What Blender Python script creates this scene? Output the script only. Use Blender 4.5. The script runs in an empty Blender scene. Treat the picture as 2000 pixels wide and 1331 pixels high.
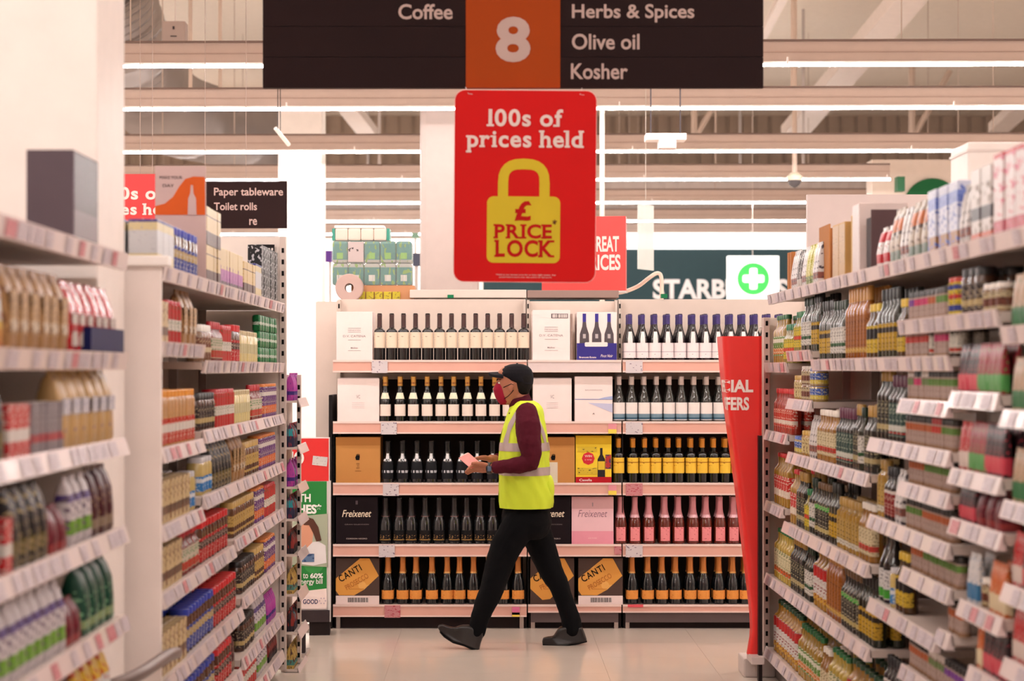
import bpy, bmesh, math, random
from mathutils import Vector, Matrix
random.seed(8)
PI = math.pi
sc = bpy.context.scene
COL = sc.collection

# ------------------------------------------------------------------ camera, world, exposure
F = 3889.0            # focal length in pixels of the 2000 px frame (70 mm on 36 mm)
CX, CY = 960.0, 722.0  # where the viewing axis meets the frame (lens shift)
EYE = 1.65
cam_d = bpy.data.cameras.new('camera'); cam = bpy.data.objects.new('camera', cam_d); COL.objects.link(cam)
cam.location = (0, 0, EYE); cam.rotation_euler = (PI/2, 0, 0)
cam_d.lens = 70.0; cam_d.sensor_width = 36.0
cam_d.shift_x = (1000-CX)/2000.0
cam_d.shift_y = (CY-665.5)/2000.0
cam_d.clip_end = 200; cam_d.clip_start = 0.1
cam_d.dof.use_dof = True; cam_d.dof.focus_distance = 11.95; cam_d.dof.aperture_fstop = 2.8
sc.camera = cam
sc.view_settings.view_transform = 'Standard'; sc.view_settings.look = 'None'
sc.view_settings.gamma = 1; sc.view_settings.use_curve_mapping = False
sc.view_settings.exposure = 0.3
w = bpy.data.worlds.new('world'); sc.world = w; w.use_nodes = True
w.node_tree.nodes['Background'].inputs[0].default_value = (1.0, 0.93, 0.9, 1)
w.node_tree.nodes['Background'].inputs[1].default_value = 0.3
sc.cycles.sample_clamp_indirect = 6.0
sc.cycles.max_bounces = 6
LAMP_STRENGTH = 90.0
LAMP_COLOR = (1.0, 0.95, 0.925)

def P(px, py, Z):
    return Vector(((px-CX)*Z/F, Z, EYE-(py-CY)*Z/F))

# ------------------------------------------------------------------ materials
def lin(c):
    return tuple(((v/255)/12.92 if v/255 <= .04045 else ((v/255+.055)/1.055)**2.4) for v in c)+(1,)
LIN = lin
_mats = {}
def M(col, rough=.5, metal=0.0, coat=0.0, var=.06, scale=9.0, emit=0.0, alpha=1.0, trans=0.0, bump=0.0, ecol=None):
    key = (tuple(col), rough, metal, coat, var, scale, emit, alpha, trans, bump, ecol)
    if key in _mats: return _mats[key]
    m = bpy.data.materials.new('mat_%d' % len(_mats)); m.use_nodes = True
    nt = m.node_tree; b = nt.nodes['Principled BSDF']
    b.inputs['Roughness'].default_value = rough; b.inputs['Metallic'].default_value = metal
    b.inputs['Coat Weight'].default_value = coat; b.inputs['Coat Roughness'].default_value = .1
    b.inputs['Alpha'].default_value = alpha; b.inputs['Transmission Weight'].default_value = trans
    c = lin(col)
    if rough >= .5: b.inputs['Specular IOR Level'].default_value = .12
    if emit:
        b.inputs['Base Color'].default_value = c
        b.inputs['Emission Color'].default_value = ecol or c; b.inputs['Emission Strength'].default_value = emit
    else:
        tc = nt.nodes.new('ShaderNodeTexCoord'); n = nt.nodes.new('ShaderNodeTexNoise')
        n.inputs['Scale'].default_value = scale; n.inputs['Detail'].default_value = 3
        nt.links.new(tc.outputs['Object'], n.inputs['Vector'])
        mx = nt.nodes.new('ShaderNodeMix'); mx.data_type = 'RGBA'
        mx.inputs[6].default_value = tuple(v*(1-var) for v in c[:3])+(1,)
        mx.inputs[7].default_value = tuple(min(1, v*(1+var)) for v in c[:3])+(1,)
        nt.links.new(n.outputs[0], mx.inputs[0]); nt.links.new(mx.outputs[2], b.inputs['Base Color'])
        if bump:
            bp = nt.nodes.new('ShaderNodeBump'); bp.inputs['Strength'].default_value = bump; bp.inputs['Distance'].default_value = .004
            nt.links.new(n.outputs[0], bp.inputs['Height']); nt.links.new(bp.outputs[0], b.inputs['Normal'])
    _mats[key] = m; return m

_pr = {}
def printed(base, bands=(), ink=None, thr=.60, sc_=(90, 90, 190), blob=None, bscale=28, bthr=.35, rough=.42, coat=0.0, metal=0.0, ipart=None):
    """flat print: colour bands over height (metres from the product's foot), patches and ink lines"""
    key = (tuple(base), tuple(map(tuple, bands)), ink, thr, sc_, blob, bscale, bthr, rough, coat, metal, ipart)
    if key in _pr: return _pr[key]
    m = bpy.data.materials.new('print_%d' % len(_pr)); m.use_nodes = True
    nt = m.node_tree; N = nt.nodes.new; L = nt.links.new
    lin = (lambda c: tuple(v*.74 for v in LIN(c)[:3])+(1,)) if rough < .5 else LIN
    b = nt.nodes['Principled BSDF']; b.inputs['Specular IOR Level'].default_value = .3 if rough < .5 else .12
    b.inputs['Roughness'].default_value = rough
    b.inputs['Coat Weight'].default_value = coat; b.inputs['Metallic'].default_value = metal
    tc = N('ShaderNodeTexCoord'); sp = N('ShaderNodeSeparateXYZ'); L(tc.outputs['Object'], sp.inputs[0])
    rgb = N('ShaderNodeRGB'); rgb.outputs[0].default_value = lin(base); cur = rgb.outputs[0]
    def mth(op, a, bb):
        n = N('ShaderNodeMath'); n.operation = op
        for i, v in enumerate((a, bb)):
            if isinstance(v, (int, float)): n.inputs[i].default_value = v
            else: L(v, n.inputs[i])
        return n.outputs[0]
    def mix(f, a, colr):
        n = N('ShaderNodeMix'); n.data_type = 'RGBA'; L(f, n.inputs[0]); L(a, n.inputs[6]); n.inputs[7].default_value = lin(colr); return n.outputs[2]
    if blob:
        v = N('ShaderNodeTexVoronoi'); v.inputs['Scale'].default_value = bscale; L(tc.outputs['Object'], v.inputs['Vector'])
        cur = mix(mth('LESS_THAN', v.outputs[0], bthr), cur, blob)
    for z0, z1, colr in bands:
        f = mth('MULTIPLY', mth('GREATER_THAN', sp.outputs[2], z0), mth('LESS_THAN', sp.outputs[2], z1))
        cur = mix(f, cur, colr)
    if ink:
        mp = N('ShaderNodeMapping'); mp.inputs['Scale'].default_value = sc_; L(tc.outputs['Object'], mp.inputs[0])
        n = N('ShaderNodeTexNoise'); n.inputs['Scale'].default_value = 1.0; n.inputs['Detail'].default_value = 1; L(mp.outputs[0], n.inputs['Vector'])
        f = mth('GREATER_THAN', n.outputs[0], thr)
        if ipart:
            f = mth('MULTIPLY', f, mth('MULTIPLY', mth('GREATER_THAN', sp.outputs[2], ipart[0]), mth('LESS_THAN', sp.outputs[2], ipart[1])))
        cur = mix(f, cur, ink)
    L(cur, b.inputs['Base Color']); _pr[key] = m; return m

# ------------------------------------------------------------------ mesh helpers
class MB:
    def __init__(s): s.v = []; s.f = []; s.smooth = []
    def add(s, vs, fs, smooth=False):
        n = len(s.v); s.v += [tuple(v) for v in vs]
        for f in fs: s.f.append(tuple(i+n for i in f)); s.smooth.append(smooth)
        return s
    def box(s, x0, x1, y0, y1, z0, z1, bev=0.0):
        if bev <= 0:
            vs = [(x, y, z) for z in (z0, z1) for y in (y0, y1) for x in (x0, x1)]
            return s.add(vs, [(0, 2, 3, 1), (4, 5, 7, 6), (0, 1, 5, 4), (2, 6, 7, 3), (0, 4, 6, 2), (1, 3, 7, 5)])
        b = bev; xs = (x0, x0+b, x1-b, x1)
        bm = bmesh.new(); bmesh.ops.create_cube(bm, size=1)
        for v in bm.verts:
            v.co = Vector(((x0+x1)/2+v.co.x*(x1-x0), (y0+y1)/2+v.co.y*(y1-y0), (z0+z1)/2+v.co.z*(z1-z0)))
        bmesh.ops.bevel(bm, geom=bm.edges[:], offset=b, segments=2, affect='EDGES', profile=.6)
        bm.verts.index_update()
        s.add([v.co[:] for v in bm.verts], [[v.index for v in f.verts] for f in bm.faces]); bm.free(); return s
    def lathe(s, prof, seg=14, arc=None, cx=0, cy=0, cap=True, flip=False):
        """prof: (radius, z) from foot to top; arc: (a0,a1) degrees with 0 = towards -Y"""
        full = arc is None; a0, a1 = (0, 360) if full else arc
        n = seg if full else seg+1; vs = []
        for r, z in prof:
            for i in range(n):
                a = math.radians(a0+(a1-a0)*i/seg); vs.append((cx+r*math.sin(a), cy-r*math.cos(a), z))
        fs = []
        for k in range(len(prof)-1):
            for i in range(seg):
                j = (i+1) % n if full else i+1
                fs.append((k*n+i, k*n+j, (k+1)*n+j, (k+1)*n+i))
        if full and cap:
            fs.append(tuple(reversed(range(n)))); fs.append(tuple((len(prof)-1)*n+i for i in range(n)))
        return s.add(vs, fs, True)
    def tube(s, pts, r, seg=8, cap=True, squash=None):
        pts = [Vector(p) for p in pts]; rs = r if isinstance(r, (list, tuple)) else [r]*len(pts)
        vs = []; up = Vector((0, 0, 1)); prevx = None
        for i, p in enumerate(pts):
            d = (pts[min(i+1, len(pts)-1)]-pts[max(i-1, 0)]).normalized()
            if prevx is None:
                x = d.cross(up); x = x if x.length > .1 else d.cross(Vector((1, 0, 0)))
            else: x = prevx-d*prevx.dot(d)
            x.normalize(); y = d.cross(x); prevx = x
            for k in range(seg):
                a = 2*PI*k/seg; vs.append(p+(x*math.cos(a)+y*math.sin(a))*rs[i])
        fs = []
        for i in range(len(pts)-1):
            for k in range(seg):
                j = (k+1) % seg; fs.append((i*seg+k, (i+1)*seg+k, (i+1)*seg+j, i*seg+j))
        if cap: fs.append(tuple(range(seg))); fs.append(tuple(reversed([(len(pts)-1)*seg+k for k in range(seg)])))
        return s.add(vs, fs, True)
    def prism(s, poly, y0, y1):
        """poly in (x,z), extruded from y0 (front) to y1"""
        n = len(poly); vs = [(x, y0, z) for x, z in poly]+[(x, y1, z) for x, z in poly]
        fs = [tuple(range(n)), tuple(reversed(range(n, 2*n)))]
        for i in range(n): j = (i+1) % n; fs.append((i, i+n, j+n, j))
        return s.add(vs, fs)
    def mesh(s, name):
        me = bpy.data.meshes.new(name); me.from_pydata(s.v, [], s.f); me.polygons.foreach_set('use_smooth', s.smooth)
        bm = bmesh.new(); bm.from_mesh(me); bmesh.ops.recalc_face_normals(bm, faces=bm.faces[:]); bm.to_mesh(me); bm.free()
        if any(s.smooth): me.set_sharp_from_angle(angle=math.radians(38))
        me.update(); return me
    def build(s, name, mat, parent=None, loc=None, **tags):
        me = s.mesh(name); me.materials.append(mat)
        o = bpy.data.objects.new(name, me); COL.objects.link(o)
        if parent: o.parent = parent
        if loc is not None: o.location = loc
        for k, v in tags.items(): o[k] = v
        return o
def Bx(*a, **k): return MB().box(*a, **k)

def thing(name, label, cat, loc=(0, 0, 0), rz=0.0, group=None):
    o = bpy.data.objects.new(name, None); COL.objects.link(o); o.empty_display_size = .05
    o.location = loc; o.rotation_euler = (0, 0, rz); o['label'] = label; o['category'] = cat
    if group: o['group'] = group
    return o
def tag(o, label, cat, group=None):
    o['label'] = label; o['category'] = cat
    if group: o['group'] = group
    return o
def struct(o): o['kind'] = 'structure'; return o
def dup(root, loc, rz=0.0, label=None, group=None, sx=None):
    def cp(o, par):
        c = o.copy(); COL.objects.link(c)
        if par: c.parent = par
        for ch in KIDS.get(o.name, ()): cp(ch, c)
        return c
    c = cp(root, None); c.location = loc; c.rotation_euler = (0, 0, rz)
    if label: c['label'] = label
    if group: c['group'] = group
    return c
KIDS = {}

_ones = 'first second third fourth fifth sixth seventh eighth ninth tenth eleventh twelfth thirteenth fourteenth fifteenth sixteenth seventeenth eighteenth nineteenth'.split()
_tens = {2: 'twenty', 3: 'thirty', 4: 'forty', 5: 'fifty', 6: 'sixty', 7: 'seventy', 8: 'eighty', 9: 'ninety'}
def ordw(n):
    if n < 20: return _ones[n-1]
    t, o = divmod(n, 10)
    return _tens.get(t, 'umpteenth')+('-'+_ones[o-1] if o else '') if o else _tens.get(t, 'hundred')[:-1]+'ieth'

# lettering as real flat letters
BOLD = 0.0
def glyph_mesh(txt, bold=0.012, shear=0.0, spacing=1.0, thick=.0):
    cu = bpy.data.curves.new('t', 'FONT'); cu.body = txt; cu.size = 1.0; cu.offset = bold; cu.shear = shear
    cu.space_character = spacing; cu.fill_mode = 'FRONT' if thick <= 0 else 'BOTH'; cu.extrude = thick; cu.resolution_u = 4
    ob = bpy.data.objects.new('t', cu); COL.objects.link(ob)
    dg = bpy.context.evaluated_depsgraph_get(); dg.update()
    me = ob.evaluated_get(dg).to_mesh()
    vs = [v.co.copy() for v in me.vertices]; fs = [tuple(p.vertices) for p in me.polygons]
    ob.evaluated_get(dg).to_mesh_clear(); bpy.data.objects.remove(ob); bpy.data.curves.remove(cu)
    return vs, fs
def letters(txt, x0, x1, z0, z1, y, mat, parent, name='lettering', bold=0.012, shear=0.0, serif=None, rot=0.0, spacing=1.0, mapf=None):
    """text fitted into x0..x1, z0..z1 (parent's own coordinates) on the plane y, facing -Y"""
    vs, fs = glyph_mesh(txt, bold, shear, spacing)
    if serif:
        for (a, b, c, d) in serif: pass
    mnx = min(v.x for v in vs); mxx = max(v.x for v in vs); mny = min(v.y for v in vs); mxy = max(v.y for v in vs)
    out = []
    for v in vs:
        u = (v.x-mnx)/(mxx-mnx); t = (v.y-mny)/(mxy-mny)
        out.append(Vector((x0+(x1-x0)*u, y, z0+(z1-z0)*t)))
    if rot:
        c = Vector(((x0+x1)/2, y, (z0+z1)/2)); R = Matrix.Rotation(rot, 3, 'Y'); out = [c+R @ (v-c) for v in out]
    if mapf: out = [mapf(v) for v in out]
    mb = MB(); mb.add(out, fs)
    me = bpy.data.meshes.new(name); me.from_pydata([tuple(v) for v in out], [], fs); me.materials.append(mat); me.update()
    o = bpy.data.objects.new(name, me); COL.objects.link(o); o.parent = parent; return o

SLAB = {'P': ['bl', 'tl'], 'R': ['bl', 'tl', 'br'], 'I': ['bc', 'tc'], 'E': ['bl', 'tl'], 'L': ['bl', 'tl'], 'K': ['bl', 'tl', 'br', 'tr'],
        '1': ['bc'], 'f': ['bl'], 'r': ['bl', 'ml'], 'i': ['bc'], 'h': ['bl', 'br', 'tl'], 'l': ['bc'], 'p': ['ml', 'dl'], 'd': ['br', 'tr'], 'A': ['bl', 'br']}
def slab_letters(txt, x0, x1, z0, z1, y, mat, parent, bold=.03, size_ref='cap', sw=.15, st=.07):
    """heavy letters with slab serifs; z0 = baseline, z1 = cap height"""
    import itertools
    per = []; adv = 0.0; allv = []; allf = []; rects = []
    def bbox(s):
        v, f = glyph_mesh(s, bold); return min(p.x for p in v), max(p.x for p in v), v, f
    for i, ch in enumerate(txt):
        if ch == ' ': adv += .30; continue
        a, b, v, f = bbox(ch)
        off = adv-a; n = len(allv)
        for p in v: allv.append(Vector((p.x+off, p.y, 0)))
        for q in f: allf.append(tuple(k+n for k in q))
        ga, gb = adv, adv+(b-a)
        X = .449; C = .682
        for key in SLAB.get(ch, []):
            zc = {'b': .012-bold, 't': C-st+bold, 'm': X-st+bold, 'd': -.23-bold+.012}[key[0]]
            if ch in 'il' and key == 'bc': rects.append((((ga+gb)/2)-sw*.75, ((ga+gb)/2)+sw*.75, -bold, st-.01)); rects.append((ga-.09, ga+.05, {'i': X, 'l': C}[ch]-st+bold, {'i': X, 'l': C}[ch]+bold)); continue
            if key[1] == 'l': rects.append((ga-.06, ga+sw*1.1, zc-.02, zc+st))
            elif key[1] == 'r': rects.append((gb-sw*1.1, gb+.06, zc-.02, zc+st))
            else: rects.append(((ga+gb)/2-sw, (ga+gb)/2+sw, zc-.02, zc+st))
        adv = gb+.075 + (.03 if ch in SLAB else 0)
    for a, b, c, d in rects:
        n = len(allv); allv += [Vector((a, c, 1)), Vector((b, c, 1)), Vector((b, d, 1)), Vector((a, d, 1))]; allf.append((n, n+1, n+2, n+3))
    mnx = min(v.x for v in allv); mxx = max(v.x for v in allv)
    sx = (x1-x0)/(mxx-mnx); sz = (z1-z0)/.70
    out = [(x0+(v.x-mnx)*sx, y-.0009*v.z, z0+v.y*sz) for v in allv]
    me = bpy.data.meshes.new('lettering'); me.from_pydata(out, [], allf); me.materials.append(mat); me.update()
    o = bpy.data.objects.new('lettering', me); COL.objects.link(o); o.parent = parent; return o

def rrect(x0, x1, z0, z1, r, n=6):
    pts = []
    for cx, cz, a in ((x1-r, z0+r, -90), (x1-r, z1-r, 0), (x0+r, z1-r, 90), (x0+r, z0+r, 180)):
        for i in range(n+1):
            t = math.radians(a+90*i/n); pts.append((cx+r*math.cos(t), cz+r*math.sin(t)))
    return pts

# common materials
WHITE = M((238, 228, 222), .45); WHITEP = M((244, 236, 232), .5)
SHELFW = M((206, 190, 182), .4); BEIGE = M((214, 198, 186), .5)
RAIL = M((222, 204, 202), .3, coat=.25); RAILPINK = M((226, 172, 156), .3, coat=.3)
TICKET = printed((214, 196, 204), ink=(232, 220, 226), thr=.55, sc_=(70, 70, 160)); TICKETP = printed((226, 150, 156), ink=(200, 70, 90), thr=.62, sc_=(70, 70, 160))
TICKETY = M((240, 214, 90), .5)
BLACK = M((14, 12, 13), .5); DARKBROWN = M((44, 34, 31), .6)
INK = M((60, 52, 55), .6)

# ------------------------------------------------------------------ room
H_ROOF = 7.0
XL, XR, YB, YF = -13.0, 13.0, -6.0, 42.0
FLOORM = M((216, 202, 190), .22, coat=.25, var=.05, scale=2.2)
floor = struct(Bx(XL, XR, YB, YF, -.12, -.004).build('floor', FLOORM))
tile_me = Bx(.0005, .5995, .0005, .5995, -.004, 0.0).mesh('floor_tile'); tile_me.materials.append(M((222, 208, 196), .2, coat=.3, var=.05, scale=3.0))
for i in range(-4, 8):
    for j in range(0, 17):
        if len([1]) and not (-2.4 <= i*.6 <= 3.6): continue
        t = bpy.data.objects.new('floor_tile', tile_me); COL.objects.link(t); t.parent = floor; t.location = (i*.6+.03, 9.6+j*.6-4.2, 0)
struct(Bx(XL, XR, YB, YF, H_ROOF, H_ROOF+.1).build('ceiling', M((238, 226, 212), .6)))
wl = MB(); x = XL
while x < XR:      # profiled cladding of the far wall
    wl.box(x, x+.22, YF-.05, YF+.1, 0, H_ROOF); wl.box(x+.22, x+.3, YF, YF+.1, 0, H_ROOF); x += .3
struct(wl.build('wall_back', M((176, 156, 140), .6)))
struct(Bx(XL, XR, 41.3, 41.6, 0, 5.5).build('trim_1', M((224, 214, 208), .6)))
struct(Bx(XL-.1, XL, YB, YF, 0, H_ROOF).build('wall_left', M((226, 214, 204), .6)))
struct(Bx(XR, XR+.1, YB, YF, 0, H_ROOF).build('wall_right', M((226, 214, 204), .6)))
struct(Bx(XL, XR, YB-.1, YB, 0, H_ROOF).build('wall_front', M((220, 206, 196), .6)))

# ------------------------------------------------------------------ ceiling lamps: trunking beams with LED strips
LAMPM = M((255, 250, 245), .4, emit=LAMP_STRENGTH, ecol=LAMP_COLOR+(1,))
BEAM = M((196, 174, 162), .5); LINE = M((70, 55, 50), .6)
rows = [-1.2, 3.9, 8.30, 11.5, 15.4, 17.95, 21.5, 24.7, 28.1, 31.6, 34.6, 37.6]
names = ['behind the camera', 'over the aisle mouth', 'carrying the aisle number sign', 'above the walking person', 'just beyond the hanging aisle sign', 'crossing behind the price lock sign top',
         'in front of the white column top', 'third row beyond the aisle sign', 'fourth row beyond the aisle sign', 'fifth row beyond the aisle sign', 'sixth row beyond the aisle sign', 'last row before the far wall']
for k, y in enumerate(rows):
    h = 4.0; x0, x1 = -12.0, 12.0
    if 24 < y < 26: x1 = 4.93
    if y > 26: x1 = 6.0
    a = math.radians(.9)   # the rows run very slightly askew to the wine shelves
    t = thing('ceiling_light', 'long white strip light on beige trunking, '+names[k], 'light', (0, y, h), -a, 'strip light rows')
    Bx(x0, x1, .02, .22, .03, .20).build('housing', BEAM, t)
    Bx(x0, x1, .0, .02, .185, .2).build('top_lip', M((120, 100, 92), .6), t)
    Bx(x0, x1, .012, .02, .10, .107).build('seam', M((176, 152, 140), .6), t)
    Bx(x0, x1, -.002, .024, -.007, .010).build('diffuser', LAMPM, t)
    Bx(x0, x1, .0, .04, .012, .03).build('lamp_tray', WHITE, t)
    for i in range(-3, 5):
        xx = i*3.0+.8+.37*k % 1.5
        if x0 < xx < x1 and y > 12:
            Bx(xx-.006, xx+.006, -.03, -.02, -.012, .06).build('joint_clip', WHITEP, t)
            MB().tube([(xx+.9, .1, .2), (xx+.9, .1, H_ROOF-h)], .006, 5).build('hanger_rod', M((190, 172, 160), .5), t)

# ------------------------------------------------------------------ roof steel, ducts
STEEL = M((226, 212, 204), .5); STEEL2 = M((200, 180, 166), .5)
def bar(name, p, q, wd, ht, mat, label, cat, group=None):
    p = Vector(p); q = Vector(q); d = q-p; L = d.length
    o = Bx(-wd/2, wd/2, 0, L, -ht/2, ht/2).build(name, mat, None, p)
    o.rotation_mode = 'QUATERNION'; o.rotation_quaternion = d.to_track_quat('Y', 'Z')
    return tag(o, label, cat, group)
bar('roof_rafter', P(1820, -60, 24.5), P(1550, 258, 33), .42, .2, STEEL, 'broad pale slanting rafter under the roof beyond the aisle sign', 'rafter', 'slanting rafters')
bar('roof_rafter', P(610, 120, 29), P(722, 262, 34.5), .32, .16, STEEL, 'short pale slanting rafter left of the square grey column', 'rafter', 'slanting rafters')
bar('roof_rafter', P(2160, 60, 26), P(1950, 250, 34), .34, .16, STEEL, 'pale slanting rafter above the white carton on the oil shelves', 'rafter', 'slanting rafters')
bar('roof_rafter', P(1545, -40, 25), P(1450, 150, 30), .12, .1, STEEL, 'thin pale slanting brace beside the aisle sign edge', 'rafter', 'slanting rafters')
def brace(px, lab):
    t = thing('roof_brace', lab, 'truss', P(px, 262, 30.0), 0, 'roof braces')
    MB().tube([(0, 0, 0), (0, 0, 1.2)], .05, 6).build('post', STEEL2, t)
    MB().tube([(.05, 0, 0), (.62, .2, .98)], .045, 6).build('strut', STEEL2, t)
brace(1356, 'white post with slanting strut under the roof, right of the price lock sign')
brace(1781, 'white post with slanting strut under the roof, beyond the oil shelves')
for px, z, lab in ((1548, 20, 'thin vertical drop pipe beside the edge of the aisle sign'), (372, 19, 'thin vertical hanger beside the spiral duct mouth'), (430, 20, 'thin vertical hanger between duct and aisle sign')):
    tag(MB().tube([P(px, -60, z), P(px, 178 if px > 1000 else 175, z)], .02, 6).build('hanger_pipe', STEEL2), lab, 'pipe', 'hanger pipes')
# spiral ducts
GALV = M((150, 142, 140), .35, metal=.6, var=.12, scale=1.2)
def duct(name, pts, r, step, label):
    pts = [Vector(p) for p in pts]
    # resample
    seg = []; 
    for a, b in zip(pts[:-1], pts[1:]):
        n = max(1, int((b-a).length/step))
        for i in range(n): seg.append(a.lerp(b, i/n))
    seg.append(pts[-1]); path = []; rs = []
    for i, p in enumerate(seg):
        path.append(p); rs.append(r if i % 2 else r*1.06)
    return tag(MB().tube(path, rs, 24).build(name, GALV), label, 'duct', 'spiral ducts')
def smoothpath(pts, n=14):
    pts = [Vector(p) for p in pts]; out = []
    for i in range(len(pts)-1):
        p0 = pts[max(i-1, 0)]; p1 = pts[i]; p2 = pts[i+1]; p3 = pts[min(i+2, len(pts)-1)]
        for k in range(n):
            t = k/n; out.append(.5*((2*p1)+(p2-p0)*t+(2*p0-5*p1+4*p2-p3)*t*t+(3*p1-p0-3*p2+p3)*t**3))
    out.append(pts[-1]); return out
duct('spiral_duct', smoothpath([P(200, -30, 24), P(222, 30, 24.3), P(262, 130, 25), P(330, 215, 27), P(430, 250, 30.5), P(560, 292, 36)]), .55, .04, 'large ribbed galvanised duct bending down and away beside the white boxed column')
t = thing('duct_box', 'grey metal box with tape marks fixed beside the spiral duct', 'box', P(339, 82, 19), 0)
Bx(-.11, .11, 0, .2, 0, .2, bev=.006).build('casing', M((170, 152, 145), .5), t); Bx(-.03, .03, -.004, 0, .05, .06).build('mark', INK, t); Bx(-.01, .01, -.004, 0, .12, .15).build('mark', INK, t); MB().tube([(0, .1, .2), (0, .1, H_ROOF-P(339, 82, 19).z)], .006, 5).build('hanger_rod', STEEL, t)

# ------------------------------------------------------------------ columns
struct(Bx(P(543, 0, 22.6).x, P(629, 0, 22.6).x, 22.6, 23.1, 0, H_ROOF, bev=.02).build('column_beyond_wine', M((246, 240, 236), .5)))
struct(Bx(P(820, 0, 19).x, P(935, 0, 19).x, 19, 19.5, 0, H_ROOF, bev=.06).build('column_centre', M((168, 151, 145), .45)))
struct(Bx(-2.6, -1.227, 6.20, 6.66, 0, H_ROOF, bev=.008).build('column_boxed', M((240, 228, 222), .5)))

# ------------------------------------------------------------------ far background
t = thing('cafe_fascia', 'dark teal cafe fascia with white capital letters beyond the wine shelves', 'sign', (0, 33.4, 0))
fx0, fx1 = -1.0, P(1560, 0, 33.4).x+1.5
Bx(fx0, fx1, 0, .2, 2.75, EYE-(487-CY)*33.4/F).build('fascia_panel', M((38, 58, 62), .5), t)
z1_ = EYE-(487-CY)*33.4/F
Bx(fx0, fx1, -.05, .2, z1_, z1_+.27).build('light_band', M((255, 250, 246), .4, emit=1.3), t)
Bx(fx0, fx1, 0, .2, 0, 2.75).build('shopfront', M((70, 60, 56), .5), t)
q = lambda px: P(px, 0, 33.3).x
zt = EYE-(545-CY)*33.3/F; zb = zt-.34
letters('STARBUCKS', q(1276), q(1541), zb, zt, -.02, M((214, 208, 206), .5), t, bold=.035)
bar('fascia_pole', P(936, 500, 25), P(936, 980, 25), .1, .1, M((240, 235, 230)), 'white pole end below the price lock sign', 'pole')
t = thing('pharmacy_sign', 'white square light box with white cross on a green disc', 'sign', P(1471, 572, 28))
s = 28/F
Bx(-50*s, 51*s, 0, .12, -.12, 72*s, bev=.01).build('light_box', M((250, 252, 248), .4, emit=.85), t)
MB().lathe([(31*s, 0), (31*s, .01)], 32).build('green_disc', M((70, 190, 90), .5, emit=.45), t, (0, -.01, 27*s)).rotation_euler = (PI/2, 0, 0)
cr = MB(); cr.prism(rrect(-21*s, 21*s, -7.5*s, 7.5*s, 4*s), -.035, -.022); cr.prism(rrect(-7.5*s, 7.5*s, -21*s, 21*s, 4*s), -.036, -.022)
MB().tube([(0, .06, 72*s), (0, .06, H_ROOF-P(0, 572, 28).z)], .005, 6).build('drop_rod', STEEL, t)
cr.build('white_cross', M((252, 252, 252), .4, emit=.9), t, (0, 0, 27*s))
t = thing('shop_unit', 'beige boxed shop unit with a dark green roundel behind the oil shelves', 'wall unit', (0, 26.0, 0))
Bx(4.97, 9.5, 0, .4, 0, EYE-(312-CY)*26/F).build('unit_front', M((220, 204, 192), .55), t)
MB().lathe([(56*26/F, 0), (56*26/F, .03)], 36).build('green_roundel', M((30, 96, 56), .5), t, (P(1820, 0, 26).x, -.01, P(0, 405, 26).z)).rotation_euler = (PI/2, 0, 0)
Bx(P(1741, 0, 26).x-.02, P(1752, 0, 26).x, -.5, -.3, P(0, 380, 26).z, P(0, 352, 26).z).build('projecting_sign', M((60, 110, 80), .5), t)
# lower white ribbed bulkheads between the light rows
for (z, px0, px1, y0, y1, lab) in ((29.5, 560, 1745, 355, 372, 'first'), (36.0, 560, 1600, 402, 420, 'second')):
    mb = MB(); x = P(px0, 0, z).x
    while x < P(px1, 0, z).x:
        mb.box(x, x+.12, z, z+.08, P(0, y1, z).z, P(0, y0, z).z); mb.box(x+.12, x+.2, z+.03, z+.08, P(0, y1, z).z, P(0, y0, z).z); x += .2
    for fx in (.15, .85):
        bx_ = P(px0, 0, z).x*(1-fx)+P(px1, 0, z).x*fx; mb.box(bx_, bx_+.04, z+.03, z+.07, P(0, y0, z).z, H_ROOF)
    tag(mb.build('ribbed_bulkhead', M((196, 186, 182), .5)), lab+' grey ribbed bulkhead strip between the far light rows', 'bulkhead')
# far shop blur: low units behind the wine shelves
for px0, px1, y0, y1, z, c, lab in ((636, 652, 490, 512, 20, (84, 50, 120), 'small purple sign board far beyond the toilet roll pack'), (804, 818, 455, 465, 24, (120, 150, 130), 'small grey-green sign plate far behind, beside the grey column'),
                                   (806, 822, 495, 520, 21, (80, 84, 100), 'small dark grey notice beside the grey column')):
    nt_ = thing('far_notice', lab, 'sign', (P(px0, 0, z).x, z, 0)); wn = P(px1, 0, z).x-P(px0, 0, z).x
    Bx(0, wn, 0, .03, P(0, y1, z).z, P(0, y0, z).z).build('board', M(c), nt_); MB().tube([(wn/2, .045, 0), (wn/2, .045, P(0, y0, z).z)], .014, 6).build('stand', M((190, 180, 176)), nt_)
Z = 30.5
tag(Bx(P(560, 0, Z).x, P(860, 0, Z).x, Z, Z+.3, 0, P(0, 466, Z).z, bev=.02).build('lit_wall_case', M((250, 246, 240), .4, emit=.8)), 'bright white lit wall case seen behind the toilet roll pack', 'display case')

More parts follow.
